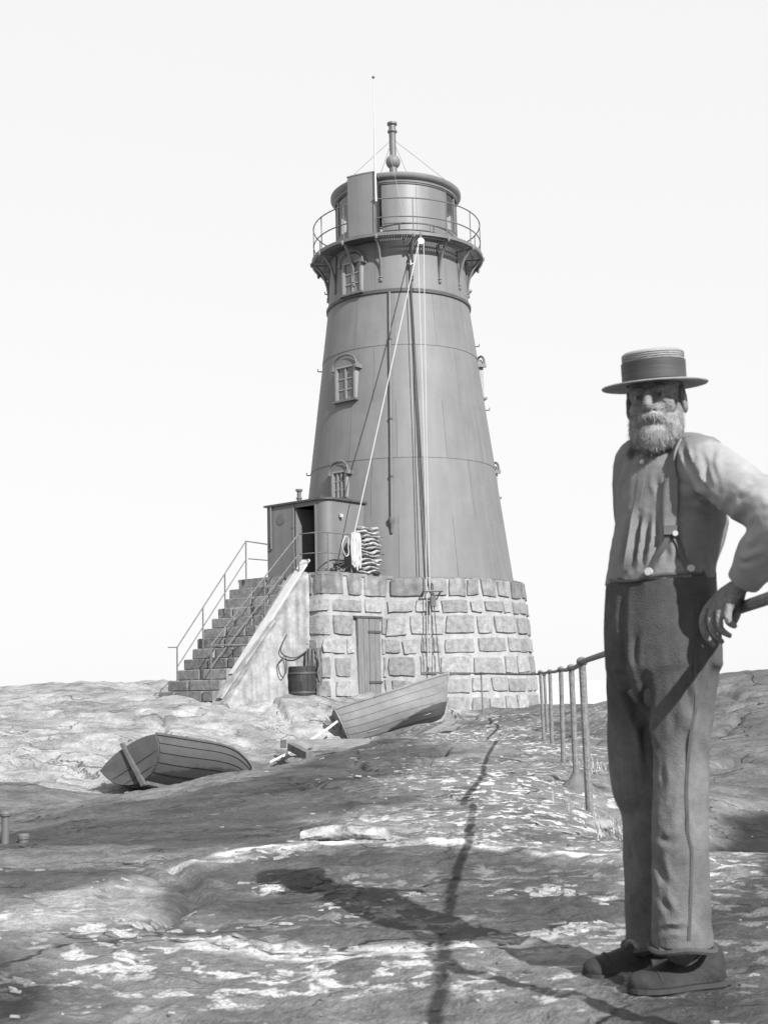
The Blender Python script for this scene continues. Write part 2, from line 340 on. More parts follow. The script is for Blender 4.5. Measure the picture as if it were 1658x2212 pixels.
ld = seg_dist(XF, YF, [gpt(*q) for q in [(380,1874),(470,1870),(560,1862),(660,1850)]]); tone = np.maximum(tone, .7*np.exp(-((ld+wob(39,.12))/.06)**2))  # left run of the lip, its sunlight painted in the same way
tone = .25*(tone/.25)**1.30
dark = sstep(.56,.70,fbm(XF*1.1, YF*1.5, 4, 91)); tone = tone*(1-.28*dark)
lite = sstep(.55,.70,fbm(XF*2.3+9, YF*3.3, 4, 93)); tone = tone*(1+.25*lite)
nx = len(gx); ny = len(gy)
ii = np.arange(nx*ny).reshape(ny, nx); quads = np.stack([ii[:-1,:-1],ii[:-1,1:],ii[1:,1:],ii[1:,:-1]], -1).reshape(-1,4)
me = bpy.data.meshes.new('rock_ground'); me.vertices.add(nx*ny); me.vertices.foreach_set('co', np.stack([XF,YF,ZF],-1).ravel().astype(np.float32))
me.loops.add(quads.size); me.loops.foreach_set('vertex_index', quads.ravel().astype(np.int32))
me.polygons.add(len(quads)); me.polygons.foreach_set('loop_start', (np.arange(len(quads))*4).astype(np.int32))
me.polygons.foreach_set('use_smooth', np.ones(len(quads), bool)); me.update(); me.validate()
lime = np.clip(sstep(.25,.55,vnoise(XF*1.1,YF*1.9,61))*np.exp(-((XF-(.10*YF-.1))/(.55+.05*YF))**2)*sstep(5.6,6.2,YF)*sstep(27,22,YF)*1.0
    + sstep(.42,.66,fbm(XF*1.5+4,YF*2.6,3,68))*sstep(6.4,5.6,YF)*.85, 0, 1)
lime = lime*np.where(tone < .2, .35, 1.0)
_d = seg_dist(XF, YF, [gpt(1120,1922), gpt(1290,1930)]); lime = np.maximum(lime, np.exp(-(_d/.10)**2)); _d = seg_dist(XF, YF, [gpt(520,1905), gpt(600,1915)]); lime = np.maximum(lime, np.exp(-(_d/.07)**2))
at = me.attributes.new('lime', 'FLOAT', 'POINT'); at.data.foreach_set('value', lime.astype(np.float32))
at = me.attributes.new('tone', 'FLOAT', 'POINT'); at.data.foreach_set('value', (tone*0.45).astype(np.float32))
rock = bpy.data.objects.new('rock_ground', me); COL.objects.link(rock); rock['kind'] = 'structure'

m = bpy.data.materials.new('sea_worn_rock'); m.use_nodes = True; nt = m.node_tree; N = nt.nodes; Lk = nt.links; b = N['Principled BSDF']
b.inputs['Roughness'].default_value = 0.88; b.inputs['Specular IOR Level'].default_value = 0.25
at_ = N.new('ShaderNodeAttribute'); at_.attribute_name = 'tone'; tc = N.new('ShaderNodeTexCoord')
def noise(sc, det=6, rough=.6, st=(1,1,1)):
    mp = N.new('ShaderNodeMapping'); mp.inputs['Scale'].default_value = st; Lk.new(tc.outputs['Object'], mp.inputs['Vector'])
    n = N.new('ShaderNodeTexNoise'); n.inputs['Scale'].default_value = sc; n.inputs['Detail'].default_value = det; n.inputs['Roughness'].default_value = rough
    Lk.new(mp.outputs[0], n.inputs['Vector']); return n.outputs['Fac']
def rng(v, a, b_, c, d):
    r = N.new('ShaderNodeMapRange'); r.inputs[1].default_value = a; r.inputs[2].default_value = b_; r.inputs[3].default_value = c; r.inputs[4].default_value = d
    Lk.new(v, r.inputs[0]); return r.outputs[0]
def mth(op, a, b_):
    n = N.new('ShaderNodeMath'); n.operation = op
    for i, v in enumerate((a, b_)):
        if isinstance(v, (int, float)): n.inputs[i].default_value = v
        else: Lk.new(v, n.inputs[i])
    return n.outputs[0]
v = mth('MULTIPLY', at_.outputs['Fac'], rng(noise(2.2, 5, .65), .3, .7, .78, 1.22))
v = mth('MULTIPLY', v, rng(noise(26, 5, .75), .3, .7, .68, 1.32)); v = mth('MULTIPLY', v, rng(noise(130, 3, .6), .3, .7, .85, 1.15))
v = mth('MULTIPLY', v, rng(noise(1.5, 7, .74, (1,1.8,1)), .48, .62, 1.10, .66))
def cracks(sc, wdt, st=(1,1.7,1)):                          # hairline joints and weathered seams in the gneiss
    mp = N.new('ShaderNodeMapping'); mp.inputs['Scale'].default_value = st; Lk.new(tc.outputs['Object'], mp.inputs['Vector'])
    nn = N.new('ShaderNodeTexNoise'); nn.inputs['Scale'].default_value = sc*1.4; nn.inputs['Detail'].default_value = 5; Lk.new(mp.outputs[0], nn.inputs['Vector'])
    mx = N.new('ShaderNodeVectorMath'); mx.operation = 'MULTIPLY_ADD'; Lk.new(nn.outputs['Color'], mx.inputs[0]); mx.inputs[1].default_value = (.9/sc,)*3; Lk.new(mp.outputs[0], mx.inputs[2])
    vo = N.new('ShaderNodeTexVoronoi'); vo.feature = 'DISTANCE_TO_EDGE'; vo.inputs['Scale'].default_value = sc; Lk.new(mx.outputs[0], vo.inputs['Vector'])
    return rng(vo.outputs['Distance'], 0, wdt, 1, 0)
ck = mth('MULTIPLY', cracks(.55, .012), rng(noise(.9, 3, .5), .46, .56, 0, 1)); ck2 = mth('MULTIPLY', cracks(2.3, .022, (1,2.2,1)), rng(noise(1.3, 3, .5), .52, .62, 0, .7))
ck = mth('MAXIMUM', ck, ck2); v = mth('MULTIPLY', v, rng(ck, 0, 1, 1, .38))
spk = rng(noise(55, 3, .6, (1,1.3,1)), .66, .72, 0, 1); spz = rng(noise(1.7, 3, .5), .45, .6, .15, 1)
spd = mth('MULTIPLY', spk, spz); v = mth('ADD', v, mth('MULTIPLY', spd, .10))
fa_ = N.new('ShaderNodeAttribute'); fa_.attribute_name = 'lime'                        # where shell lime and lichen have caught on the stone
lm = mth('MULTIPLY', rng(noise(10, 4, .6, (.9,1.15,1)), .53, .585, 0, 1), fa_.outputs['Fac']); lm = mth('MULTIPLY', lm, rng(noise(90, 3, .6), .35, .6, .35, 1))
v = mth('ADD', v, mth('MULTIPLY', lm, .40))
v = mth('MINIMUM', v, .75); Lk.new(v, b.inputs['Base Color'])
bh0 = mth('ADD', mth('MULTIPLY', noise(9, 5, .62), .6), mth('MULTIPLY', noise(70, 3, .6), .14))
bh = mth('SUBTRACT', mth('ADD', bh0, mth('MULTIPLY', noise(3.4, 8, .70, (1,1.4,1)), .65)), mth('MULTIPLY', ck, .5))
bp = N.new('ShaderNodeBump'); bp.inputs['Strength'].default_value = 0.85; bp.inputs['Distance'].default_value = 0.06
Lk.new(bh, bp.inputs['Height']); Lk.new(bp.outputs[0], b.inputs['Normal']); me.materials.append(m)

# sea round the islet, to the horizon
M_SEA = mat('pale_sea', 0.55, 0.22, 0.05, .2, 0.25, 1.2, spec=0.6)
s_ = 9000; sg = []
structure('sea', ([(-s_,-s_,-2.6),(s_,-s_,-2.6),(s_,s_,-2.6),(-s_,s_,-2.6)], [(0,1,2,3)]), M_SEA, smooth=False)
# ------------------------------------------------------------------ the lighthouse
AX = np.array([0.5, 31.0])
AZP = math.radians(-40.0); NV = np.array([math.sin(AZP), -math.cos(AZP)]); TV = np.array([math.cos(AZP), math.sin(AZP)])
def nt_(n, t, z): q = AX+NV*n+TV*t; return (float(q[0]), float(q[1]), float(z))
def az_(az, r, z): return (AX[0]+r*math.sin(az), AX[1]-r*math.cos(az), z)
rad = math.radians
LH = thing('lighthouse', 'tall tapered iron lighthouse with gallery and lantern on a round stone base', 'lighthouse', (0.5, 31.0, 0.2))
def lpart(name, g, m, parent=LH, **kw): return part(name, g, m, parent, **kw)

# --- stone base: mortared core with separate blocks
def r_base(z): return 3.17-(z-0.2)*0.25/2.98
Z_TOP, Z_LAND = 3.18, 3.25
core = lathe([(0.0,-0.6),(r_base(-.6)-.03,-.6),(r_base(Z_TOP)-.03,Z_TOP-.02),(0.0,Z_TOP-.02)], (AX[0],AX[1],0), 96)
base = lpart('stone_base', core, M_MORTAR)
RC = 0.22; N_F, T_L, T_R = 4.5, -1.25, 1.45
def plat_path():                                            # outline of the entrance platform, front then round the corner and back to the drum
    pts = [(N_F, T_L), (N_F, T_R-RC)]
    pts += [(N_F-RC+RC*math.cos(a), T_R-RC+RC*math.sin(a)) for a in np.linspace(0.1, PI/2, 8)]
    pts += [(2.45, T_R)]; return pts
PP = plat_path(); PL = [0.0]
for a, b_ in zip(PP[:-1], PP[1:]): PL.append(PL[-1]+math.hypot(a[0]-b_[0], a[1]-b_[1]))
def S_plat(s, z, off):
    s = min(max(s, 0.0), PL[-1]-1e-6); i = max(k for k in range(len(PL)-1) if PL[k] <= s); f = (s-PL[i])/(PL[i+1]-PL[i])
    a, b_ = PP[i], PP[i+1]; n = a[0]+(b_[0]-a[0])*f; t = a[1]+(b_[1]-a[1])*f
    dn, dt = b_[0]-a[0], b_[1]-a[1]; L = math.hypot(dn, dt); nn, tt = dt/L, -dn/L
    k = off+(Z_LAND-z)*0.035; return nt_(n+nn*k, t+tt*k, z)
def S_round(s, z, off): a = s/2.95; return az_(a, r_base(z)+off, z)
pc = [[S_plat(s, z, -.03) for s in np.linspace(0, PL[-1], 40)] for z in (-.4, Z_LAND-.03)]
inner = [nt_(0.3, T_R-.02, 0), nt_(0.3, T_L+.02, 0)]
rings = [list(r)+[(q[0], q[1], r[0][2]) for q in inner] for r in pc]
lpart('platform_core', loft(rings), M_MORTAR, base)
def stone(S, s0, s1, z0, z1, proud, seed):
    r = np.random.default_rng(seed); nu, nv = 7, 5; G = np.zeros((nv, nu, 3)); jit = r.uniform(-.035, .035, (2,2,2))
    for j in range(nv):
        for i in range(nu):
            u = (-1,-.95,-.5,0,.5,.95,1)[i]; v = (-1,-.91,0,.91,1)[j]
            rr = 1-.045*(abs(u)**4)*(abs(v)**4)
            ss = (s0+s1)/2+u*rr*(s1-s0)/2; zz = (z0+z1)/2+v*rr*(z1-z0)/2
            uu = (u+1)/2; vv = (v+1)/2; jb = (jit[0,0]*(1-uu)+jit[0,1]*uu)*(1-vv)+(jit[1,0]*(1-uu)+jit[1,1]*uu)*vv; ss += jb[0]; zz += jb[1]*.7
            e = max(abs(u), abs(v)); h = -0.035 if e > .99 else proud*(1-.12*e**4)+r.uniform(-.012,.012)
            ss += (r.uniform(-.012,.012) if e > .9 else 0); zz += (r.uniform(-.010,.010) if e > .9 else 0)
            G[j,i] = S(ss, zz, h)
    V = [tuple(p) for p in G.reshape(-1,3)]; Fc = [(j*nu+i, j*nu+i+1, (j+1)*nu+i+1, (j+1)*nu+i) for j in range(nv-1) for i in range(nu-1)]
    return V, Fc
courses = [(2.76,3.17),(2.395,2.685),(1.90,2.32),(1.495,1.825),(0.995,1.42),(0.595,0.92),(0.135,0.515),(-.3,0.055)]
rs = random.Random(5); k = 0
for ci, (z0, z1) in enumerate(courses):
    s = rad(-11)*2.95+rs.uniform(0,.2)
    while s < rad(150)*2.95:
        w = rs.uniform(.30,.52) if rs.random() < .5 else rs.uniform(.52,.90)
        g = rs.uniform(.04,.085); dz = rs.uniform(-.03,.03)
        lpart('stone', stone(S_round, s, s+w, z0+max(dz,0), z1+min(dz,0), rs.uniform(.0,.018), 100+k), M_CAP if ci == 0 else M_STONE, base, angle=28); k += 1
        s += w+g
DOOR_S = (PL[-1]-(3.60-2.45), PL[-1]-(2.80-2.45))
for ci, (z0, z1) in enumerate(courses):
    zz1 = Z_LAND-.01 if ci == 0 else z1
    s = rs.uniform(0,.1)
    while s < PL[-1]-.12:
        w = rs.uniform(.45,.95); g = rs.uniform(.06,.11)
        segs = [(s, min(s+w, PL[-1]))]
        if z0 < 2.33 and z1 > .5:
            a, b_ = segs[0]; segs = [q for q in ((a, min(b_, DOOR_S[0]-.08)), (max(a, DOOR_S[1]+.08), b_)) if q[1]-q[0] > .12]
        for a, b_ in segs:
            lpart('stone', stone(S_plat, a, b_, z0, zz1, rs.uniform(.0,.018), 600+k), M_CAP if ci == 0 else M_STONE, base, angle=28); k += 1
        s += w+g
top_prof = [nt_(n, t, 0) for n, t in PP]+inner
lpart('landing_slab', loft([[(q[0],q[1],Z_LAND-.06) for q in top_prof], [(q[0],q[1],Z_LAND+.004) for q in top_prof]]), M_CAP, base, smooth=False)
lpart('cap_ledge', lathe([(2.2,Z_TOP-.015),(2.90,Z_TOP-.015),(2.90,Z_TOP+.01),(2.2,Z_TOP+.03)], (AX[0],AX[1],0), 96), M_CAP, base)
# cellar door in the platform's right face
dz0, dz1 = .56, 2.27; n0, n1 = 2.82, 3.58
tD = T_R+.055
dr = lpart('cellar_door', loft([[nt_(n0,tD-.08,z),nt_(n1,tD-.08,z),nt_(n1,tD,z),nt_(n0,tD,z)] for z in (dz0,dz1)]), M_WOOD_D, smooth=False)
for i in range(4):
    a = n0+(n1-n0)*(i+.04)/4; c = n0+(n1-n0)*(i+.96)/4
    lpart('board', loft([[nt_(a,tD,z),nt_(c,tD,z),nt_(c,tD+.022+.004*(i%2),z),nt_(a,tD+.022+.004*(i%2),z)] for z in (dz0+.02,dz1-.01)]), M_DOOR, dr, smooth=False)
for z in (.85, 1.95):
    lpart('hinge', loft([[nt_(n0-.02,tD+.02,zz),nt_(n0+.42,tD+.02,zz),nt_(n0+.42,tD+.045,zz),nt_(n0-.02,tD+.045,zz)] for zz in (z,z+.05)]), M_SEAM, dr, smooth=False)
lpart('lintel', loft([[nt_(n0-.08,tD-.06,z),nt_(n1+.08,tD-.06,z),nt_(n1+.08,tD+.03,z),nt_(n0-.08,tD+.03,z)] for z in (dz1+.002,dz1+.05)]), M_SEAM, dr, smooth=False)

# --- iron shell: lapped courses of curved plates
def zc(y): 
    z = 5.0
    for _ in range(6): r = r_iron(z); z = P(868, y, 31-r)[2]
    return z
Z_RING = 10.25
def r_iron(z): return 2.66-(z-3.2)*(2.66-1.80)/(Z_RING-3.2) if z < Z_RING else 1.80-(z-Z_RING)*.055
lv = [3.17]+[zc(y) for y in (1115,987,863,743)]+[Z_RING, 11.56]
for c in range(len(lv)-1):
    z0, z1 = lv[c], lv[c+1]; npl = 12
    for i in range(npl):
        a0 = rad(-4+30*i+15*(c % 2)); a1 = a0+rad(30); gap = 0.0012; out = .0 if (c % 2) else .005
        rows = []
        for z in (z0-.0, z1+.03):
            rows.append([az_(a, r_iron(z)+out-(.006 if z == z1+.03 else 0), z) for a in np.linspace(a0+gap, a1-gap, 9)])
        rows_in = [[az_(a, r_iron(z)-.03, z) for a in np.linspace(a0+gap, a1-gap, 9)] for z in (z0, z1+.03)]
        V = rows[0]+rows[1]+rows_in[1]+rows_in[0]; Fc = []
        for q in range(3):
            for j in range(8): Fc.append((q*9+j, q*9+j+1, (q+1)*9+j+1, (q+1)*9+j))
        lpart('iron_plate', (V, Fc), M_IRON, LH, angle=40)
lpart('base_flange', lathe([(2.66,3.17),(2.74,3.17),(2.74,3.2),(2.67,3.22)], (AX[0],AX[1],0), 96), M_IRON_D)
lpart('ring_moulding', lathe([(1.79,Z_RING-.05),(1.845,Z_RING-.04),(1.85,Z_RING+.03),(1.80,Z_RING+.06)], (AX[0],AX[1],0), 96), M_SEAM)
# --- windows
def window(az, y_top, y_bot, w, arch=True, grid=(2,3), small=False):
    d = 31-2.0; 
    def zz(y):
        z = 8.0
        for _ in range(8):
            r = r_iron(z); q = az_(az, r, z); z = P(829+ (q[0])/q[1]*F_PX, y, q[1])[2]
        return z
    z0, z1 = zz(y_bot), zz(y_top); rs_ = r_iron(z0)+.035; rb = r_iron(z1)-.12
    nv = np.array([math.sin(az), -math.cos(az)]); tv = np.array([math.cos(az), math.sin(az)])
    def W(r, t, z): q = AX+nv*r+tv*t; return (float(q[0]), float(q[1]), float(z))
    def bx(r0, r1, t0, t1, za, zb): return loft([[W(r0,t0,z),W(r0,t1,z),W(r1,t1,z),W(r1,t0,z)] for z in (za,zb)])
    h = w/2; fr = []
    fw = .055
    fr.append(bx(rb, rs_, -h, -h+fw, z0, z1)); fr.append(bx(rb, rs_, h-fw, h, z0, z1)); fr.append(bx(rb, rs_, -h+fw, h-fw, z1-.04, z1))
    wn_ = lpart('window', merge(*fr), M_FRAME, smooth=False)
    ch = .20 if not small else .16
    # arched head panel above the casements
    ar = []
    for r in (rb, rs_-.004):
        ar.append([W(r, h*math.sin(a)*1.0, z1+ch*(math.cos(a)-math.cos(rad(85)))) for a in np.linspace(-rad(85), rad(85), 13)])
    lpart('arched_head', loft(ar), M_IRON, wn_, smooth=False)
    hp = [W(rs_+.015, (h+.05)*math.sin(a), z1+.015+(ch+.05)*math.cos(a)) for a in np.linspace(-rad(96), rad(96), 17)]
    V, Fc = tube(hp, .032, 6); lpart('hood', (V, Fc), M_IRON_D, wn_)
    for s_ in (-1, 1): lpart('hood_stop', bx(rb, rs_+.06, s_*(h+.05)-.035, s_*(h+.05)+.035, z1-.10, z1-.01), M_IRON, wn_, smooth=False)
    lpart('sill', bx(rb-.1, rs_+.07, -h-.05, h+.05, z0-.05, z0), M_IRON_D, wn_, smooth=False)
    gx_, gz_ = grid; iw = (2*h-2*fw); 
    for i in range(gx_):
        for j in range(gz_):
            a = -h+fw+iw*i/gx_+.022; c = -h+fw+iw*(i+1)/gx_-.022; za = z0+(z1-.04-z0)*j/gz_+.014; zb = z0+(z1-.04-z0)*(j+1)/gz_-.014
            lpart('pane', bx(rs_-.06, rs_-.05, a, c, za, zb), M_GLASS, wn_, smooth=False)
    bars = [bx(rs_-.07, rs_-.02, -h+fw+iw*i/gx_-.022, -h+fw+iw*i/gx_+.022, z0, z1-.04) for i in range(gx_+1)]
    lpart('mullion', merge(*bars), M_FRAME, wn_, smooth=False)
    bars = [bx(rs_-.068, rs_-.03, -h+fw, h-fw, z0+(z1-.04-z0)*j/gz_-.014, z0+(z1-.04-z0)*j/gz_+.014) for j in range(gz_+1)]
    lpart('glazing_bar', merge(*bars), M_FRAME, wn_, smooth=False)
    return wn_
for az in (rad(-39), rad(104)):
    window(az, 566, 634, .62); window(az, 792, 864, .64); window(az, 1018, 1076, .48, small=True, grid=(3,3))
# rungs and small vents on the flanks
for az, y in ((-88,800),(-88,1023),(-86,635),(86,893),(80,760)):
    z = P(868, y, 31)[2]; r = r_iron(z)
    lpart('wall_bracket', tube([az_(rad(az), r-.02, z), az_(rad(az), r+.10, z), az_(rad(az), r+.10, z+.06)], .016, 6), M_IRON_D)
# rain pipe
pz = np.linspace(10.2, P(836,1125,28.6)[2], 12)
lpart('drain_pipe', tube([az_(rad(-7.5), r_iron(z)+.045, z) for z in pz], .032, 8), M_IRON_D)
lpart('pipe_hopper', lathe([(.03,.12),(.075,.10),(.075,.02),(.04,-.06),(.03,-.25)], az_(rad(-7.5), r_iron(pz[-1])+.06, pz[-1]-.05), 12), M_IRON_D)
for z in (9.0, 7.0, 5.6): lpart('pipe_clip', lathe([(.045,-.02),(.05,-.02),(.05,.02),(.045,.02)], az_(rad(-7.5), r_iron(z)+.045, z), 10), M_SEAM)

# --- gallery
Z_G = 11.56; R_G = 2.20
deck = lpart('gallery_deck', merge(lathe([(R_G-.05,Z_G-.05),(R_G,Z_G-.05),(R_G,Z_G+.03),(R_G-.05,Z_G+.03)], (AX[0],AX[1],0), 96, close_prof=True),
                                lathe([(1.93,Z_G-.03),(1.97,Z_G-.03),(1.97,Z_G+.0),(1.93,Z_G+.0)], (AX[0],AX[1],0), 96, close_prof=True)), M_IRON_D)
gb = []
for i in range(200):
    a = 2*PI*i/200; da = .0105
    gb.append(loft([[az_(a-da/1.5, 1.6, z), az_(a+da/1.5, 1.6, z), az_(a+da, R_G-.045, z), az_(a-da, R_G-.045, z)] for z in (Z_G-.025, Z_G)]))
gr = lpart('grating', merge(*gb), M_IRON_D, deck, smooth=False); gr['kind'] = 'stuff'
for i in range(15):
    a = rad(10+24*i); rr = r_iron(11.0)
    pts = curve([az_(a,rr+.02,10.62), az_(a,rr+.05,10.90), az_(a,rr+.16,11.22), az_(a,R_G-.10,Z_G-.09)], 5)
    strut = tube(pts, .034, 4); leg = tube([az_(a,rr+.02,10.55), az_(a,r_iron(11.5)+.02,Z_G-.06)], .028, 4); top = tube([az_(a,rr,Z_G-.075), az_(a,R_G-.06,Z_G-.075)], .022, 4)
    br = lpart('bracket', merge(strut, leg, top), M_IRON, deck)
    lpart('bracket_foot', lathe([(.0,-.09),(.035,-.08),(.05,-.04),(.03,0),(.05,.02),(.03,.05),(0,.05)], az_(a,rr+.03,10.58), 8), M_IRON, deck)
    lpart('bolt_cap', lathe([(0,.07),(.03,.06),(.045,.02),(.035,-.02),(.02,-.05),(0,-.06)], az_(a,R_G+.0,Z_G-.07), 8), M_IRON, deck)
zr1 = P(888, 426, 28.85)[2]; zr2 = P(888, 466, 28.85)[2]; R_R = R_G-.06
a_lo, a_hi = rad(-14), rad(-34)+2*PI
rl = lpart('gallery_railing', merge(*[tube([az_(a, R_R, z) for a in np.linspace(a_lo, a_hi, 72)], .016, 6) for z in (zr1, zr2)]), M_IRON_D)
for i in range(15):
    a = rad(10+24*i)
    if rad(324) < a % (2*PI) < rad(347): continue
    lpart('baluster', tube([az_(a, R_R, Z_G), az_(a, R_R, zr1+.02)], .014, 6), M_IRON_D, rl)
zi = Z_G+.42
lpart('inner_hand_rail', merge(tube([az_(a, 1.72, zi) for a in np.linspace(rad(-12), rad(60), 30)], .014, 6), *[tube([az_(rad(a), 1.72, Z_G), az_(rad(a), 1.72, zi)], .012, 6) for a in (2, 28, 54)]), M_IRON_D, rl)

# --- lantern
RL = 1.56; zl0, zl1 = Z_G-.02, 13.14
def wall_seg(a0, a1, r0, r1, za, zb, n=24): return lathe([(r0,za),(r1,za),(r1,zb),(r0,zb)], (AX[0],AX[1],0), n, a0, a1, close_prof=True)
M_PANEL = mat('lantern_panel', 0.12, 0.42, 0.10, 2.0, 0.03, 14, streak=0.10, rnd=0.05)
lant = lpart('lantern', wall_seg(0, 2*PI, RL-.03, RL+.006, zl0, zl0+.30, 72), M_PANEL)
for a0, a1 in ((-14,18),(18,52)): lpart('panel', wall_seg(rad(a0)+.002, rad(a1)-.002, RL-.03, RL, zl0+.30, zl1), M_PANEL, lant)
lpart('panel', wall_seg(rad(-54), rad(-34), RL-.03, RL, zl0+.30, zl1), M_PANEL, lant)
gm = bpy.data.materials.new('clear_glass'); gm.use_nodes = True; g_ = gm.node_tree; g_.nodes.clear()
o_ = g_.nodes.new('ShaderNodeOutputMaterial'); mx = g_.nodes.new('ShaderNodeMixShader'); tr = g_.nodes.new('ShaderNodeBsdfTransparent'); gl = g_.nodes.new('ShaderNodeBsdfGlossy')
tr.inputs[0].default_value = (.92,.92,.92,1); gl.inputs['Roughness'].default_value = 0.03; mx.inputs[0].default_value = .10
g_.links.new(tr.outputs[0], mx.inputs[1]); g_.links.new(gl.outputs[0], mx.inputs[2]); g_.links.new(mx.outputs[0], o_.inputs[0])
ga = np.linspace(rad(52), rad(306), 15)
for a0, a1 in zip(ga[:-1], ga[1:]):
    lpart('pane', wall_seg(a0+.02, a1-.02, RL-.02, RL-.012, zl0+.55, zl1-.03, 4), gm, lant)
    lpart('mullion', wall_seg(a0-.02, a0+.02, RL-.05, RL+.006, zl0+.30, zl1, 2), M_PANEL, lant)
lpart('lower_wall', wall_seg(rad(52), rad(306), RL-.03, RL, zl0+.30, zl0+.55, 48), M_PANEL, lant)
cz = zl1
corn = lpart('cornice', lathe([(RL-.05,cz-.02),(RL+.02,cz-.04),(RL+.03,cz+.02),(RL+.09,cz+.05),(RL+.125,cz+.10),(RL+.125,cz+.16),(RL+.08,cz+.19),(.2,cz+.34),(0,cz+.36)], (AX[0],AX[1],0), 96), M_IRON, lant)
lpart('shadow_bead', lathe([(RL+.0,cz-.10),(RL+.02,cz-.09),(RL+.02,cz-.07),(RL,cz-.06)], (AX[0],AX[1],0), 96), M_SEAM, lant)
# closet between lantern and gallery rim
cl = lpart('closet', wall_seg(rad(-34), rad(-15), R_R-.04, R_R, Z_G+.03, zl1-.0, 12), M_IRON)
def rad_wall(az, r0, r1, za, zb, th): return loft([[az_(az-th, r0, z), az_(az+th, r0, z), az_(az+th*.8, r1, z), az_(az-th*.8, r1, z)] for z in (za, zb)])
lpart('side_wall', rad_wall(rad(-33.4), RL, R_R-.045, Z_G+.03, zl1, .011), M_IRON, cl, smooth=False)
lpart('side_wall', rad_wall(rad(-15.4), R_R-.17, R_R-.045, Z_G+.03, zl1, .011), M_IRON_D, cl, smooth=False)
lpart('roof_sheet', lathe([(RL,zl1+.03),(R_R+.01,zl1),(R_R+.01,zl1+.03),(RL,zl1+.06)], (AX[0],AX[1],0), 12, rad(-34.5), rad(-14.6), close_prof=True), M_IRON, cl)
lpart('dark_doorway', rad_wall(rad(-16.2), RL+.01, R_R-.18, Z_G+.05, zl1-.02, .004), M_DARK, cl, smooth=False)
# smoke pipe with ball
cxp = P(848, 330, 31); cc = (float(cxp[0]), 31.0, 0)
zb = P(850, 350, 31)[2]; rbp = 16.5/F_PX*31
ch = lpart('smoke_pipe', lathe([(.10,cz+.30),(.10,zb),(.088,zb),(.088,P(845,288,31)[2]),(.10,P(845,288,31)[2]),(.125,P(845,286,31)[2]),(.125,P(845,283,31)[2]),(.09,P(845,282,31)[2]),(.09,P(845,272,31)[2]),(.13,P(845,270,31)[2]),(.13,P(845,266,31)[2]),(.05,P(845,266,31)[2]),(0,P(845,268,31)[2])], cc, 20), M_IRON_D)
lpart('ball', lathe([(rbp*math.sin(a), zb-rbp*math.cos(a)) for a in np.linspace(0.02, PI-.02, 16)], cc, 24), M_IRON, ch)
top = (cc[0], 31.0, P(845,300,31)[2])
for az in (-150,-75,70,150): lpart('guy_wire', tube([top, az_(rad(az), 1.62, cz+.18)], .0055, 4), M_RAIL, ch)

# --- entrance porch
NP, TPL, TPR, RCP = 3.62, -1.18, .72, .24; z_r = P(705, 1080, 28.0)[2]
pp = [(NP, TPL)]+[(NP, TPR-RCP)]+[(NP-RCP+RCP*math.cos(a), TPR-RCP+RCP*math.sin(a)) for a in np.linspace(.1, PI/2, 8)]+[(2.0, TPR)]
def wall_strip(pts, za, zb, th=.03, out=0.0):
    rings = []
    for z in (za, zb): rings.append([nt_(n, t, z) for n, t in pts]+[nt_(n-th*1.0, t-th*.8, z) for n, t in reversed(pts)])
    return loft(rings)
DT0, DT1 = -.30, .36                                        # doorway along t
lpor = lpart('entrance_porch', wall_strip([(NP,TPL),(NP,DT0)], Z_LAND, z_r), M_IRON, smooth=False)
lpart('curved_corner', wall_strip([(NP,DT1)]+pp[1:], Z_LAND, z_r), M_IRON, lpor)
lpart('door_head', wall_strip([(NP,DT0),(NP,DT1)], z_r-.10, z_r), M_IRON, lpor, smooth=False)
lpart('left_wall', loft([[nt_(2.0,TPL,z),nt_(NP-.03,TPL,z),nt_(NP-.03,TPL+.03,z),nt_(2.0,TPL+.03,z)] for z in (Z_LAND,z_r)]), M_IRON, lpor, smooth=False)
roofp = [(NP+.06,TPL-.06),(NP+.06,TPR-RCP)]+[(NP-RCP+(RCP+.06)*math.cos(a), TPR-RCP+(RCP+.06)*math.sin(a)) for a in np.linspace(.1, PI/2, 8)]+[(2.0,TPR+.06),(2.0,TPL-.06)]
lpart('porch_roof', loft([[nt_(n,t,z) for n, t in roofp] for z in (z_r+.002, z_r+.045)]), M_SEAM, lpor, smooth=False)
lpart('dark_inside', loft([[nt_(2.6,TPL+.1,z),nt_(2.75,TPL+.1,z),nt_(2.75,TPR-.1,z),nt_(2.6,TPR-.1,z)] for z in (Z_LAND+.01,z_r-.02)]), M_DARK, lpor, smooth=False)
dl = lpart('door', loft([[nt_(NP-.02,DT0+.005,z),nt_(NP-.55,DT0+.06,z),nt_(NP-.55,DT0+.09,z),nt_(NP-.02,DT0+.035,z)] for z in (Z_LAND+.02,z_r-.11)]), M_IRON, lpor, smooth=False)
for (a, c) in ((TPL+.04,DT0-.05),):
    lpart('front_panel', loft([[nt_(NP,a,z),nt_(NP,c,z),nt_(NP+.012,c,z),nt_(NP+.012,a,z)] for z in (Z_LAND+.05,z_r-.05)]), M_IRON, lpor, smooth=False)
def disc_t(n, t, z, r, th): return tube([nt_(n,t,z), nt_(n+th,t,z)], r, 20)
lpart('round_medallion', disc_t(NP+.012, -.72, z_r-.32, .13, .012), M_IRON_D, lpor)
for z in (Z_LAND+.25, Z_LAND+1.2): lpart('door_hinge', disc_t(NP, DT0-.02, z, .03, .03), M_IRON, lpor)
for t in (DT0-.025, DT1+.015): lpart('door_jamb', loft([[nt_(NP,t-.025,z),nt_(NP,t+.025,z),nt_(NP+.02,t+.025,z),nt_(NP+.02,t-.025,z)] for z in (Z_LAND,z_r-.02)]), M_IRON, lpor, smooth=False)
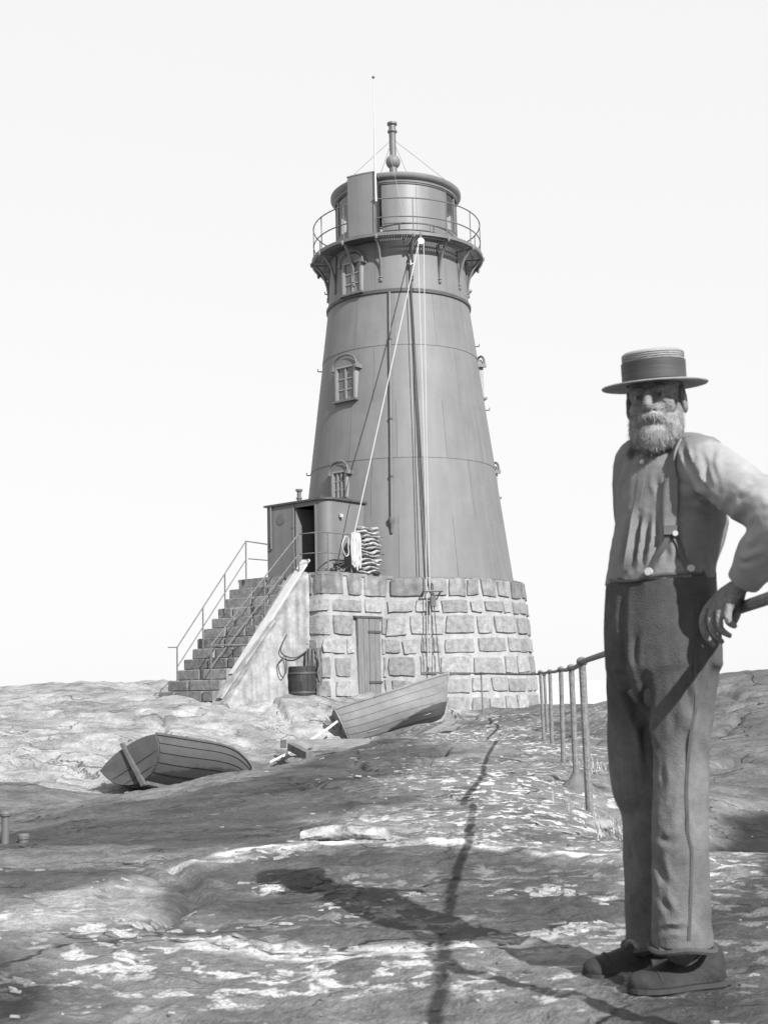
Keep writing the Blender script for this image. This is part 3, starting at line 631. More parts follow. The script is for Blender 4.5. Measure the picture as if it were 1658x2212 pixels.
lpart('downpipe', tube([nt_(NP+.04,TPL+.16,z_r), nt_(NP+.04,TPL+.16,Z_LAND+.75), nt_(NP+.04,TPL+.05,Z_LAND+.70)], .02, 6), M_IRON, lpor)
q = nt_(2.9, TPL+.35, z_r)
lpart('porch_chimney', lathe([(.055,0),(.055,.24),(.075,.24),(.075,.27),(.05,.27),(.05,.42),(.08,.42),(.085,.47),(.0,.48)], q, 14), M_IRON_D, lpor)
lpart('wall_hook', merge(tube([nt_(3.2,TPR,z_r-.30), nt_(3.2,TPR+.08,z_r-.33), nt_(3.2,TPR+.07,z_r-.42)], .014, 6), lathe([(.0,-.05),(.05,-.03),(.05,.03),(0,.05)], nt_(3.2,TPR+.05,z_r-.36), 8)), M_WHITE, lpor)

# ------------------------------------------------------------------ stone steps, whitewashed parapet, railings
ST = thing('stone_staircase', 'steep flight of dark stone steps up to the lighthouse entrance', 'staircase', nt_(6.5,-.4,.6))
NS = 11; ris = (Z_LAND-.78)/NS; tr_ = (6.52-N_F)/(NS-1); k = 0
for i in range(1, NS+1):                                    # i-th step down from the landing
    zt = Z_LAND-ris*i; nn1 = N_F+.03+tr_*i*1.0; t = T_L+rs.uniform(-.05,.05); 
    if i == NS: t -= .12
    while t < .35:
        w = rs.uniform(.45,.95); t2 = min(t+w, .42)
        if .42-t2 < .2: t2 = .42
        nn0 = max(N_F+.04, nn1-tr_-.30)
        e = rs.uniform(-.012,.03)
        g = rbox(0, 1, 0, 1, 0, 1, .06)
        V = []
        for (a, b_, c) in g[0]:
            V.append(nt_(nn0+(nn1+e-nn0)*a+rs.uniform(-.008,.008), t+.008+(t2-t-.016)*b_+rs.uniform(-.008,.008), zt-ris+.006+(ris-.008)*c+rs.uniform(-.006,.006)))
        part('step_block', (V, g[1]), M_STEP, ST, smooth=False); t = t2; k += 1
# rubble core under the flight
cr = []
for t in (T_L+.06, .40):
    cr.append([nt_(N_F+.04,t,-.2), nt_(N_F+.04,t,Z_LAND-.3)]+[p for i in range(1,NS+1) for p in (nt_(N_F+tr_*(i-1)+.0,t,Z_LAND-ris*i-.03), nt_(N_F+tr_*i-.06,t,Z_LAND-ris*i-.03))]+[nt_(N_F+tr_*NS-.06,t,-.2)])
part('rubble_core', loft(cr), M_MORTAR, ST, smooth=False)

def wedge(t0, t1, n_a, z_a, n_b, z_b, nu=14, nv=10):
    V = []; Fc = []; prof = []
    for u in np.linspace(0, 1, nu):
        n = n_a+(n_b-n_a)*u; z = z_a+(z_b-z_a)*u+.05*math.sin(u*7)*u*(1-u)
        row = [(n, t0, -.3), (n, t0, z-.02)]+[(n, t0+(t1-t0)*(.12+.76*v), z+.02*math.sin(3*v+u*5)) for v in np.linspace(0,1,5)]+[(n, t1, z-.05), (n, t1+.02, z*.6), (n, t1+.05, z*.25), (n, t1+.06, -.3)]
        prof.append([nt_(*q) for q in row])
    return loft(prof)
solo('whitewashed_parapet', wedge(.40, .98, N_F+.02, Z_LAND+.02, 6.85, .50), M_WASH, 'whitewashed sloping parapet wall on the right of the stone steps', 'parapet', angle=30)
# plank laid up the parapet to the door
a = np.array(nt_(6.35,.55,1.10)); b_ = np.array(nt_(4.30,.70,3.56))
def plank(a, b_, w, th, up=(0,0,1)):
    a, b_ = Vector(a), Vector(b_); d = (b_-a).normalized(); s = d.cross(Vector(up)).normalized(); u = s.cross(d)
    return loft([[tuple(p+s*(x*w/2)+u*(y*th/2)) for x, y in ((-1,-1),(1,-1),(1,1),(-1,1))] for p in (a, b_)])
solo('long_plank', plank(a, b_, .24, .05), M_PLANK, 'long pale plank sloping from the entrance door down the steps', 'plank', smooth=False)
a2 = np.array(nt_(6.8,.62,.62)); b2 = np.array(nt_(5.45,.80,2.20))
solo('short_board', plank(a2, b2, .17, .035), M_WASH, 'whitened board lying low on the whitewashed parapet', 'plank', smooth=False)

def stair_rail(name, label, bottoms, tops, mids, extra=(), r=.0145):
    t = thing(name, label, 'railing', bottoms[0], 'railings of the stone steps')
    for a, b_ in zip(bottoms, tops): part('post', tube([a, b_], r*1.15, 7), M_RAIL, t)
    part('hand_rail', tube(tops, r, 7), M_RAIL, t)
    part('middle_rail', tube(mids, r*.9, 7), M_RAIL, t)
    for e in extra: part('end_bar', tube(e, r*.9, 6), M_RAIL, t)
    return t
def srow(t0, t1, ks, hgt):
    out = []
    for kk in ks: n = N_F+.05+(6.46-N_F)*kk; out.append(nt_(n, t0+(t1-t0)*kk, Z_LAND-(Z_LAND-.85)*kk+hgt))
    return out
ks = (1.0, .64, .32, 0.0)
bl = srow(-.93,-1.0,ks,-.02); tp = srow(-.93,-1.0,ks,.86); md = srow(-.93,-1.0,ks,.44)
zt_ = Z_LAND+.86
stair_rail('stair_railing', 'thin iron railing on the left side of the stone steps', bl, tp, md,
    extra=[[tp[0], tuple(np.array(tp[0])+np.array([-.20,.02,.0]))], [tp[-1], nt_(NP+.02,TPL,zt_+.02)], [nt_(N_F+.0,-.90,zt_-.40), nt_(NP+.02,TPL,zt_-.36)], [tp[-1], nt_(NP-.4,TPL-.02,zt_)]])
br_ = srow(.72,.06,(1.0,.40,0.0),-.02); tr2 = srow(.72,.06,(1.0,.40,0.0),.86); mr2 = srow(.72,.06,(1.0,.40,0.0),.42)
c1 = nt_(N_F-.05,1.32,0); c2 = nt_(3.6,1.40,0); c3 = nt_(2.45,1.40,0)
tpR = tr2+[(q[0],q[1],zt_) for q in (nt_(N_F-.03,1.15,0), nt_(N_F-.2,1.36,0), c2)]; mdR = mr2+[(q[0],q[1],zt_-.44) for q in (nt_(N_F-.03,1.15,0), nt_(N_F-.2,1.36,0), c2)]
boR = br_+[(q[0],q[1],Z_LAND) for q in (nt_(N_F-.03,1.15,0), nt_(N_F-.2,1.36,0), c2)]
stair_rail('stair_railing', 'thin iron railing beside the plank, carried on round the landing', boR, tpR, mdR,
    extra=[[tr2[0], nt_(4.62,1.02,1.72)], [(c2[0],c2[1],zt_), (c3[0],c3[1],zt_+.03)], [(c2[0],c2[1],zt_-.38), (c3[0],c3[1],zt_-.36)], [(c2[0],c2[1],zt_-.72),(c3[0],c3[1],zt_-.72)],
           [(c3[0],c3[1],zt_), nt_(2.75,1.30,zt_-.16)], [(c3[0],c3[1],zt_-.36), nt_(2.75,1.30,zt_-.52)]])

# ------------------------------------------------------------------ gear about the entrance
rg = random.Random(3)
# folded nets in a tall stack
q0 = np.array(nt_(2.98, 1.33, Z_LAND))
NST = thing('net_stack', 'tall stack of crumpled pale folded nets beside the entrance porch', 'nets', tuple(q0))
ed = Vector((TV[0]*.35+NV[0]*-.94, TV[1]*.35+NV[1]*-.94, 0)); ez = Vector((0,0,1)); eo = ed.cross(ez)
for i in range(12):
    rings = []; n_ = 10; L = .58+rg.uniform(-.07,.07); off = rg.uniform(-.03,.03)
    for j in range(10):
        u = -1+2*j/9; rr = (1-abs(u)**5*.55); c = Vector(tuple(q0))+ed*(u*L/2+off)+ez*(.055+i*.088+.022*math.sin(u*4+i)+rg.uniform(-.012,.012))
        rings.append([tuple(c+eo*(math.cos(th)*.21*rr*(1+rg.uniform(-.18,.18)))+ez*(math.sin(th)*.050*rr*(1+rg.uniform(-.25,.25)))) for th in np.linspace(0,2*PI,n_,endpoint=False)])
    part('folded_net', loft(rings), mat('net_cloth', .26, .95, .45, 16, .8, 40, rnd=.25), NST)
# coil of rope on the landing rail
hk = Vector((*nt_(3.55, 1.46, 0)[:2], zt_+.0)); lps = []
tdir = Vector((-NV[0], -NV[1], 0))
rcoil = thing('rope_coil', 'hank of pale rope hanging over the landing rail beside the nets', 'rope', tuple(hk-Vector((0,0,.95))))
for i in range(9):
    o = -.12+.24*i/8; dlen = .62+rg.uniform(-.05,.22); w = .035+rg.uniform(0,.03)
    pts = []
    for a in np.linspace(0, 2*PI, 20, endpoint=False):
        pts.append(hk+tdir*(o+w*math.sin(a)*.8)+Vector((TV[0],TV[1],0))*(.05*math.cos(a)*.0+.03+.02*rg.random())+Vector((0,0,-dlen/2+.03+dlen/2*math.cos(a))))
    part('rope_turn', tube(pts, .014, 6, closed=True), M_ROPE, rcoil)
hk2 = hk+Vector((NV[0]*.35,NV[1]*.35,-.05))
lp = [hk2+Vector((TV[0]*.06,TV[1]*.06,0))+tdir*(.10*math.sin(a)*(1+.3*math.sin(3*a)))+Vector((0,0,-.24+.22*math.cos(a))) for a in np.linspace(0,2*PI,18,endpoint=False)]
solo('rope_loop', tube(lp, .012, 6, closed=True), M_ROPE, 'single small loop of pale rope on the landing rail left of the hank', 'rope')
# dark heap behind the nets
def strands(c, n, ln, spread, rr, seed, lean=(0,0,0)):
    r = random.Random(seed); gs = []
    for i in range(n):
        p = Vector(c)+Vector((r.gauss(0,spread), r.gauss(0,spread*.6), 0)); l = ln*r.uniform(.6,1.05)
        pts = [p+Vector((r.gauss(0,.02)+lean[0]*s, r.gauss(0,.02)+lean[1]*s, -l*s)) for s in (0,.25,.5,.75,1)]
        gs.append(tube(curve(pts, 2), rr*r.uniform(.7,1.3), 5))
    return merge(*gs)
q = nt_(4.62, 1.18, 1.62)
solo('hanging_net', strands((*nt_(4.63,1.22,0)[:2], 1.62), 42, .98, .07, .022, 4), M_WOOD_D, 'dark tangled net hanging on the stone wall left of the cellar door', 'net')
q = Vector(nt_(3.6, 1.0, Z_LAND)); hp = []
for i in range(40):
    a = rg.uniform(0,2*PI); r = rg.uniform(.05,.26); p = q+Vector((math.cos(a)*r, math.sin(a)*r, rg.uniform(.02,.38)*(1-r/.3)))
    hp.append(tube([p, p+Vector((rg.uniform(-.12,.12),rg.uniform(-.12,.12),rg.uniform(-.05,.08))), p+Vector((rg.uniform(-.15,.15),rg.uniform(-.15,.15),-.02))], .02, 5))
solo('net_heap', merge(*hp), M_WOOD_D, 'dark heap of tangled net on the landing below the rope hank', 'net')
# tarred tub against the parapet
tb = nt_(5.0, 1.20, .52)
TB = thing('tarred_tub', 'dark tarred tub standing at the foot of the whitewashed parapet', 'tub', tb)
for i in range(14):
    a0 = 2*PI*i/14; V = []
    part('stave', lathe([(.19,0),(.25,.0),(.29,.35),(.27,.72),(.24,.72),(.24,.3)], tb, 3, a0+.015, a0+2*PI/14-.015, close_prof=True), mat('tarred_wood', .022, .7, .3, 8, .3, 20), TB, angle=25)
for z, r in ((.16,.272),(.56,.288)): part('hoop', lathe([(r-.01,z),(r+.008,z),(r+.004,z+.04),(r-.01,z+.04)], tb, 28), M_SEAM, TB)
part('tub_bottom', lathe([(0,.02),(.2,.02),(.2,.04),(0,.04)], tb, 20), M_DARK, TB)
# ropes on the parapet
pr = curve([nt_(5.3,1.06,1.9), nt_(5.5,1.08,1.55), nt_(5.1,1.08,1.42), nt_(4.62,1.08,1.62)], 6)
solo('slack_rope', tube(pr, .014, 6), M_ROPE_D, 'dark slack rope draped across the side of the whitewashed parapet', 'rope')
lp = [Vector(nt_(5.45,1.09,1.42))+Vector((TV[0]*.02*math.cos(2*a)-NV[0]*.12*math.sin(a), TV[1]*.02*math.cos(2*a)-NV[1]*.12*math.sin(a), -.18+.2*math.cos(a)+.03*math.sin(3*a))) for a in np.linspace(0,4*PI,34,endpoint=False)]
solo('small_rope_coil', tube(lp, .012, 6, closed=True), M_ROPE_D, 'small coil of rope hanging on the parapet below the stair rail', 'rope')
# halyards and tackle
pl = Vector(az_(rad(13.9), R_G+.04, P(909,520,28.8)[2])); 
PU = thing('pulley_block', 'round pale pulley block hanging under the gallery rim', 'pulley', tuple(pl))
ax_ = Vector((math.sin(rad(14)), -math.cos(rad(14)), 0)); 
part('sheave', tube([pl-ax_*.035, pl+ax_*.035], .082, 18), M_WHITE, PU)
part('shackle', tube([pl+Vector((0,0,.09)), pl+Vector((-.03,0,.17)), pl+Vector((0,0,.24)), pl+Vector((.03,0,.17)), pl+Vector((0,0,.09))], .012, 6), M_IRON, PU)
def rope(name, pts, r, m, label, cat='rope', **kw): return solo(name, tube(pts, r, 6), m, label, cat, **kw)
g1 = Vector(P(924,1440,27.75)); g2 = Vector(P(931,1440,27.75))
rope('hoisting_rope', [pl+Vector((-.07,-.02,0)), pl.lerp(g1,.5)+Vector((0,-.03,0)), g1], 0.0098, M_ROPE, 'left of two white hoisting ropes falling straight from the pulley block', group='white hoisting ropes')
rope('hoisting_rope', [pl+Vector((.07,-.02,0)), pl.lerp(g2,.5)+Vector((.02,-.03,0)), g2], 0.0098, M_ROPE, 'right of two white hoisting ropes falling straight from the pulley block', group='white hoisting ropes')
rope('slanting_rope', [pl+Vector((-.05,-.05,-.06)), hk+Vector((0,0,.02))], .0125, M_ROPE, 'pale rope slanting from the pulley down to the hank on the landing')
for i, da in enumerate((0, 1.6)):
    zz_ = np.linspace(10.9, 3.22, 10); pts = [az_(rad(8.6+da*(.3+.7*(10.9-z)/7.7)), r_iron(z)+.05, z) for z in zz_]+[az_(rad(9.0+da), 3.02, 3.0), az_(rad(9.0+da), 3.10, 2.4), az_(rad(8.2+da*2), 3.3, .9)]
    rope('weight_cable', pts, .012, M_ROPE_D, ('left' if i == 0 else 'right')+' of the pair of dark cables running down the tower face', 'cable', group='dark cables on the tower')
solo('cable_stay', merge(tube([az_(rad(6.5),3.0,2.86), az_(rad(6.5),3.16,2.86), az_(rad(14),3.16,2.86), az_(rad(14),3.0,2.86)], .025, 6), rbox(*(lambda q: (q[0]-.06,q[0]+.06,q[1]-.05,q[1]+.05,q[2]-.35,q[2]-.1))(az_(rad(10),3.16,2.86)), .01)), M_IRON_D, 'iron bracket on the stone base guiding the dark cables', 'bracket')
solo('cable_bracket', merge(tube([az_(rad(8.8),r_iron(10.9),11.0), az_(rad(8.8),r_iron(10.9)+.12,11.05), az_(rad(8.8),r_iron(10.9)+.12,10.85)], .02, 6), tube([az_(rad(6.8),r_iron(10.9)+.08,10.9), az_(rad(11.2),r_iron(10.9)+.08,10.9)], .02, 6)), M_WHITE, 'small white fitting below the gallery holding the dark cables', 'bracket')
# flagpole
fb = Vector(az_(rad(-13.5), R_R+.05, 0)); zf0 = P(822,436,28.9)[2]; zf1 = P(827,170,28.9)[2]
FP = thing('flagpole', 'slim white flagpole with a small ball, clamped to the gallery rail', 'flagpole', (fb.x, fb.y, zf0))
part('pole', tube([(fb.x,fb.y,zf0), (fb.x,fb.y,(zf0*2+zf1)/3), (fb.x+.01,fb.y,zf1)], [.030,.022,.008], 10), M_WHITE, FP)
part('truck_ball', lathe([(.038*math.sin(a), -.038*math.cos(a)) for a in np.linspace(.05,PI-.05,9)], (fb.x+.01,fb.y,zf1+.03), 12), M_IRON_D, FP)
part('clamp', tube([(fb.x-.07,fb.y+.02,zr1), (fb.x+.07,fb.y+.02,zr1)], .022, 6), M_IRON_D, FP)
part('lower_stay', tube([(fb.x-.06,fb.y+.06,Z_G), (fb.x-.05,fb.y+.05,zr1)], .02, 6), M_IRON_D, FP)
rope('flag_halyard', [(fb.x+.03,fb.y,zf1-.1), az_(rad(4),R_R,zr2)], .0028, M_ROPE, 'hair thin halyard from the flagpole top down to the gallery rail')
# ------------------------------------------------------------------ rowing boats
def boat_mat(name, base, dark, slope, lvl):  # dark below a sloping line: bottom paint with underside shade painted in
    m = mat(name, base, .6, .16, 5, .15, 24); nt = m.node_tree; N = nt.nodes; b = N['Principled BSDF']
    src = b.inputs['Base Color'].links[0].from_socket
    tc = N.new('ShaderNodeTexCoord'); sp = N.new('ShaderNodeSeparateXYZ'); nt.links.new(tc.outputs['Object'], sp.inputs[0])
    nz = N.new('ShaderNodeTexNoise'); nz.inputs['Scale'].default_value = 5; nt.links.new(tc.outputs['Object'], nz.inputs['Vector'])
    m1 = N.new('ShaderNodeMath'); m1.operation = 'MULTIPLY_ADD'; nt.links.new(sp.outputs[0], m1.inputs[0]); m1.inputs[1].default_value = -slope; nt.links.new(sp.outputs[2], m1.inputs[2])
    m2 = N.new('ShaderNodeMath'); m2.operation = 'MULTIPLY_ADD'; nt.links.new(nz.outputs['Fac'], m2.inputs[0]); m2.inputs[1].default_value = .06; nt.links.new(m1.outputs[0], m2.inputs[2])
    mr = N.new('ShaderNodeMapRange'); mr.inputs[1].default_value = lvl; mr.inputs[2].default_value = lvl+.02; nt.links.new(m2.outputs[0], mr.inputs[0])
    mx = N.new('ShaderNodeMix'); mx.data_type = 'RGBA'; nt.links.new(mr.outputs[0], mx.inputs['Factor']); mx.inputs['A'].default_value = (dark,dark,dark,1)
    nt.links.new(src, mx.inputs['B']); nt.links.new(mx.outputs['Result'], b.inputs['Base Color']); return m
def make_boat(label, L, B, D, nst, m_hull, m_trim, M, bow_rise=.28, tr_w=.74):
    o = thing('rowing_boat', label, 'boat', tuple(M.translation), 'rowing boats drawn up on the rock'); o.matrix_world = M
    def bpart(name, g, m, parent=None, **kw): return link(name, g, m, (0,0,0), parent or o, **kw)
    ns = 22; ss = np.linspace(0, 1, ns)
    def hb(s): return B/2*(tr_w+(1-tr_w)*min(1, s/.42)**.8 if s < .42 else (max(0.0, 1-((s-.42)/.58)**2.3))**.85)
    def zg(s): return D*(1+.14*(1-s)**2*1.2+bow_rise*1.5*max(0,(s-.35)/.65)**2.2)
    def zk(s): return D*(.10*max(0,(.25-s)/.25)**2+.92*max(0,(s-.80)/.20)**2.6*.9)
    def xk(s, f): return -L/2+L*s*(1.0) + (.10*L*max(0,(s-.75)/.25)**1.5*f) - .05*L*(1-s)**3*(f)
    def pt(s, f, off=0.0):                                  # f: 0 keel .. 1 gunwale
        yb = hb(s)*(math.sin(f*PI/2)**.80); z = zk(s)+(zg(s)-zk(s))*((1-math.cos(f*PI/2))*.55+f*.45)
        return (xk(s, f), yb+off*.9*math.sin(f*PI/2+.2), z-off*.6*math.cos(f*PI/2))
    for sd in (1, -1):
        for j in range(nst):
            f0 = max(0, j/nst-.012); f1 = (j+1)/nst; o0, o1 = (.020 if j else .004), .003
            V = []; Fc = []
            for s in ss:
                q = [pt(s,f0,o0), pt(s,(f0+f1)/2,(o0+o1)/2+.003), pt(s,f1,o1), pt(s,f1,o1-.016), pt(s,(f0+f1)/2,(o0+o1)/2-.013), pt(s,f0,o0-.016)]
                V.extend([(x, sd*max(y,.004), z) for x, y, z in q])
            for i in range(ns-1):
                for k in range(6): a, b_ = i*6+k, i*6+(k+1) % 6; Fc.append((a, b_, b_+6, a+6))
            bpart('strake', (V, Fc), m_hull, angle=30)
        bpart('gunwale', tube([(xk(s,1), sd*max(.004,hb(s)+.012), zg(s)+.005) for s in ss], .024, 6), m_trim)
    tv = [pt(0, f) for f in np.linspace(0,1,9)]; out = [(x,y,z) for x,y,z in tv]+[(x,-y,z) for x,y,z in reversed(tv[1:])]
    topc = (tv[-1][0]-.01, 0, tv[-1][2]+.085); yw = tv[-1][1]
    ring = out[:9]+[(tv[-1][0]-.01*(1-k*k), yw*k, tv[-1][2]+.085*(1-k*k)**.8) for k in (.75,.5,.25,0,-.25,-.5,-.75)]+out[9:]
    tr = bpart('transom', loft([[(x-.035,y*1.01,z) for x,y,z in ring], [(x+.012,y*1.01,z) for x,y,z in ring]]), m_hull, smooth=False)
    zt = [D*.36, D*.70]
    for z in zt:
        w = np.interp(z, [q[2] for q in tv], [q[1] for q in tv]); x = np.interp(z, [q[2] for q in tv], [q[0] for q in tv])
        bpart('board_seam', loft([[(x-.039,-w,zz),(x-.039,w,zz),(x-.030,w,zz),(x-.030,-w,zz)] for zz in (z-.006,z+.006)]), M_SEAM, tr, smooth=False)
    bpart('stern_post', loft([[(tv[0][0]-.11,-.028,-.03),(tv[0][0]-.11,.028,-.03),(tv[0][0]-.03,.028,-.03),(tv[0][0]-.03,-.028,-.03)], [(topc[0]-.10,-.022,topc[2]+.05),(topc[0]-.10,.022,topc[2]+.05),(topc[0]-.03,.022,topc[2]+.05),(topc[0]-.03,-.022,topc[2]+.05)]]), m_trim, smooth=False)
    kp = [(xk(s,0), 0, zk(s)-.028) for s in ss]; V = []; Fc = []
    for (x,y,z) in kp: V += [(x,-.022,z-.03),(x,.022,z-.03),(x,.022,z+.03),(x,-.022,z+.03)]
    for i in range(ns-1):
        for k in range(4): a, b_ = i*4+k, i*4+(k+1) % 4; Fc.append((a, b_, b_+4, a+4))
    Fc += [(0,1,2,3), tuple((ns-1)*4+k for k in (3,2,1,0))]
    bpart('keel', (V, Fc), m_trim, smooth=False)
    bpart('stem', tube([pt(1,f) for f in np.linspace(0,1,8)]+[(xk(1,1)+.02,0,zg(1)+.06)], .028, 6), m_trim)
    for s, n in ((.25,'thwart'),(.52,'thwart')):
        z = zg(s)*.74; w = hb(s)*.93; x = -L/2+L*s
        bpart(n, rbox(x-.10, x+.10, -w, w, z-.012, z+.012, .006), m_trim, smooth=False)
    for i in range(5):
        s = .14+.15*i
        for sd in (1,-1): bpart('rib', tube([(lambda q: (q[0], sd*max(.0,q[1]-.02), q[2]+.02))(pt(s,f)) for f in np.linspace(.05,.97,8)], .014, 4), m_trim)
    bpart('floor_boards', loft([[(-L*.34,-B*.24,z),(L*.26,-B*.2,z),(L*.26,B*.2,z),(-L*.34,B*.24,z)] for z in (D*.17,D*.19)]), m_trim, smooth=False)
    return o
def boat_matrix(loc, yaw, heel, pitch):                     # yaw: heading, degrees from +x towards +y
    return Matrix.Translation(Vector(loc)) @ Matrix.Rotation(rad(yaw),4,'Z') @ Matrix.Rotation(rad(pitch),4,'Y') @ Matrix.Rotation(rad(heel),4,'X')
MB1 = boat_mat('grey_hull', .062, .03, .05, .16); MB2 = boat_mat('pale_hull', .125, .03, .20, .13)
MT1 = mat('hull_trim', .085, .6, .3, 8, .2, 20); MT2 = mat('pale_hull_trim', .16, .6, .3, 8, .2, 20)
# left boat: stern to us, lying over to its port side
M1 = boat_matrix((-2.83, 19.2, -.69), 65, -30, 8)
make_boat('dark grey rowing boat lying tilted at left, its stern post towards the viewer', 2.85, 1.14, .42, 5, MB1, MT1, M1, tr_w=.88, bow_rise=.02)
_q = P(874,1580,24.6); M2 = boat_matrix(tuple(_q), 14, -30, -15)
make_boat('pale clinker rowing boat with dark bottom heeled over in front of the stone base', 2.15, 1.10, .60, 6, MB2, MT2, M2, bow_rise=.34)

# ------------------------------------------------------------------ path railing
posts = [(1.18,7.63,.914,.03,(-.005,0)),(1.415,9.74,.90,.0,(0,0)),(1.67,12.3,.915,.02,(.015,0)),(1.90,14.9,.915,.02,(.01,0)),(2.11,17.4,.93,.03,(-.012,0)),(2.335,18.8,.912,.02,(-.01,0)),(2.0,26.9,1.01,.11,(-.015,0))]
M_GRITC = mat('cement_footing', .10, .9, .3, 12, .5, 30)
RAIL = thing('path_railing', 'iron pipe railing with knobbed posts along the rock path to the lighthouse', 'railing', (1.9,14.9,0))
_a = P(1585,1327,3.28); _b = P(1658,1298,2.98); _k = (2.62-3.28)/(2.98-3.28); _c = _a+(_b-_a)*_k
posts = [(float(_c[0]),2.62,float(_c[2]),0,(0,0))]+posts
rp = []
for i, (x, y, zt, zb, (lx, ly)) in enumerate(posts):
    zg_ = H(x, y)-.06; rr = .023 if i < 7 else .02
    po = part('post', tube([(x,y,zg_), (x+lx*.5,y,(zg_+zt)/2), (x+lx,y+ly,zt)], [rr*1.08,rr,rr*.95], 10), M_POST, RAIL)
    part('knob', lathe([(.028*1.25*math.sin(a), -.03*math.cos(a)) for a in np.linspace(.05,PI-.05,8)], (x+lx,y+ly,zt), 12), M_POST, po)
    if i in (2, 5): part('footing', lathe([(.0,.10),(.035,.09),(.06,.05),(.13,.0),(.15,-.05)], (x,y,H(x,y)+.0), 12), M_GRITC, po)
    rp.append(Vector((x+lx,y+ly,zt)))
for i in range(len(rp)-1):
    a, b_ = rp[i], rp[i+1]
    part('rail_pipe', tube(sag(a, b_, .012 if i else .0, 6), .0165 if i < 6 else .018, 8), M_POST, RAIL)
part('rail_pipe', tube([(.80,.4,.97), rp[0]], .0165, 8), M_POST, RAIL)
part('rail_pipe', tube([rp[-1], (.72,27.6,1.06)], .018, 8), M_POST, RAIL)

# ------------------------------------------------------------------ timber and small things on the rock
def log(name, a, b_, r0, r1, m, label, cat='log', seed=0, squash=1.0, knots=0.10):
    r = random.Random(seed); a, b_ = Vector(a), Vector(b_); rings = []; n = 14; N_ = 16; d = (b_-a).normalized()
    u = d.cross(Vector((0,0,1))).normalized(); w = u.cross(d)
    ph = [r.uniform(0,6) for _ in range(4)]
    for i in range(N_):
        s = i/(N_-1); c = a.lerp(b_, s)+w*(.012*math.sin(s*5+ph[0])); rr = r0+(r1-r0)*s
        ring = []
        for k in range(n):
            th = 2*PI*k/n; q = rr*(1+knots*math.sin(2*th+ph[1]+s*4)*.5+knots*math.sin(3*th+s*9+ph[2])*.6+r.uniform(-.04,.04))
            ring.append(tuple(c+u*(math.cos(th)*q)+w*(math.sin(th)*q*squash)))
        rings.append(ring)
    return solo(name, loft(rings), m, label, cat, angle=40)
def on(px, py, z=0.0): q = PZ(px, py, z); return q
M_BIRCH = mat('birch_bark', .26, .85, .75, 13, .8, 30, detail=9)
a = on(655,1832,.02); b_ = on(838,1834,.02)
log('birch_log', (a[0],a[1],H(a[0],a[1])+.035), (b_[0],b_[1],H(b_[0],b_[1])+.035), .042, .034, M_BIRCH, 'pale barked birch log lying across the rock in front of the path', seed=2, squash=.9, knots=.22)
def rest(q, e):                                             # lift a point so that it lies on the rock
    return (q[0], q[1], max(q[2], H(q[0], q[1])+e))
a = rest(P(612,1606,21.2), .06); b_ = rest(P(768,1604,22.6), .06)
solo('timber_beam', plank((a[0],a[1],a[2]), (b_[0]+.2,b_[1],b_[2]), .16, .14), M_WOOD, 'squared timber beam lying left of the pale boat', 'beam', 'timber beams by the pale boat', smooth=False)
a = rest(P(628,1612,21.0), .05); b_ = rest(P(668,1632,20.4), .05)
solo('timber_beam', plank((a[0],a[1],a[2]), (b_[0],b_[1],b_[2]), .12, .12), M_WOOD_D, 'short dark timber lying across under the beam end', 'beam', 'timber beams by the pale boat', smooth=False)
a = rest(P(985,1578,23.6), .0); b_ = rest(P(925,1592,22.4), .0)
solo('loose_plank', plank((a[0],a[1],a[2]+.03), (b_[0],b_[1],b_[2]+.03), .2, .05), M_WOOD, 'loose weathered plank on the path at the bow of the pale boat', 'plank', 'loose planks on the path', smooth=False)
a = P(1060,1562,24.5); b_ = P(970,1596,21.6)
solo('loose_plank', plank((a[0],a[1],H(a[0],a[1])+.05), (b_[0],b_[1],H(b_[0],b_[1])+.05), .22, .05), M_WOOD, 'longer weathered plank on the path nearer the railing', 'plank', 'loose planks on the path', smooth=False)
a = P(275,1727,17.6); b_ = P(365,1738,18.4)
log('roller_log', (a[0],a[1],a[2]+.02), (b_[0],b_[1],b_[2]+.02), .085, .08, M_WOOD, 'round log serving as roller under the dark boat', seed=8)
a = P(880,1590,24.0); b_ = P(962,1565,24.4)
log('roller_log', (a[0],a[1],a[2]-.02), (b_[0],b_[1],b_[2]-.02), .05, .05, M_WOOD, 'thin pale spar lying under the keel of the pale boat', seed=9)
M_ROPE_W = mat('white_rope', .5, .9, .1, 60)
for i, e in enumerate([(585,1645,20.6),(612,1632,21.0)]):
    a = P(728,1572,24.0); b_ = P(*e)
    rope('mooring_rope', [rest(q, .02) for q in sag(tuple(Vector(a)+Vector((0,0,.12))), tuple(b_), .04, 24)], .022, M_ROPE_W, ('farther' if i else 'nearer')+' of two pale mooring ropes from the stern of the pale boat', group='mooring ropes of the pale boat')
# mooring bollard at the left edge
q = P(12,1815,7.9); zb_ = H(q[0], q[1])
BO = thing('mooring_post', 'short rusty iron mooring post standing on rock at left edge', 'mooring post', (q[0],q[1],zb_))
part('shaft', lathe([(.028,-.06),(.026,.0),(.024,.15),(.023,.17)], (q[0],q[1],zb_), 12), M_IRON_D, BO)
part('cap', lathe([(.023,.165),(.034,.17),(.036,.185),(.028,.197),(0,.2)], (q[0],q[1],zb_), 12), M_IRON_D, BO)
q = P(52,1812,7.9); zb_ = H(q[0], q[1])
solo('iron_stub', lathe([(.03,-.03),(.03,.02),(.036,.025),(.036,.045),(.028,.055),(0,.057)], (q[0],q[1],zb_), 10), M_IRON_D, 'low iron stub on the rock beside the mooring post', 'mooring post')

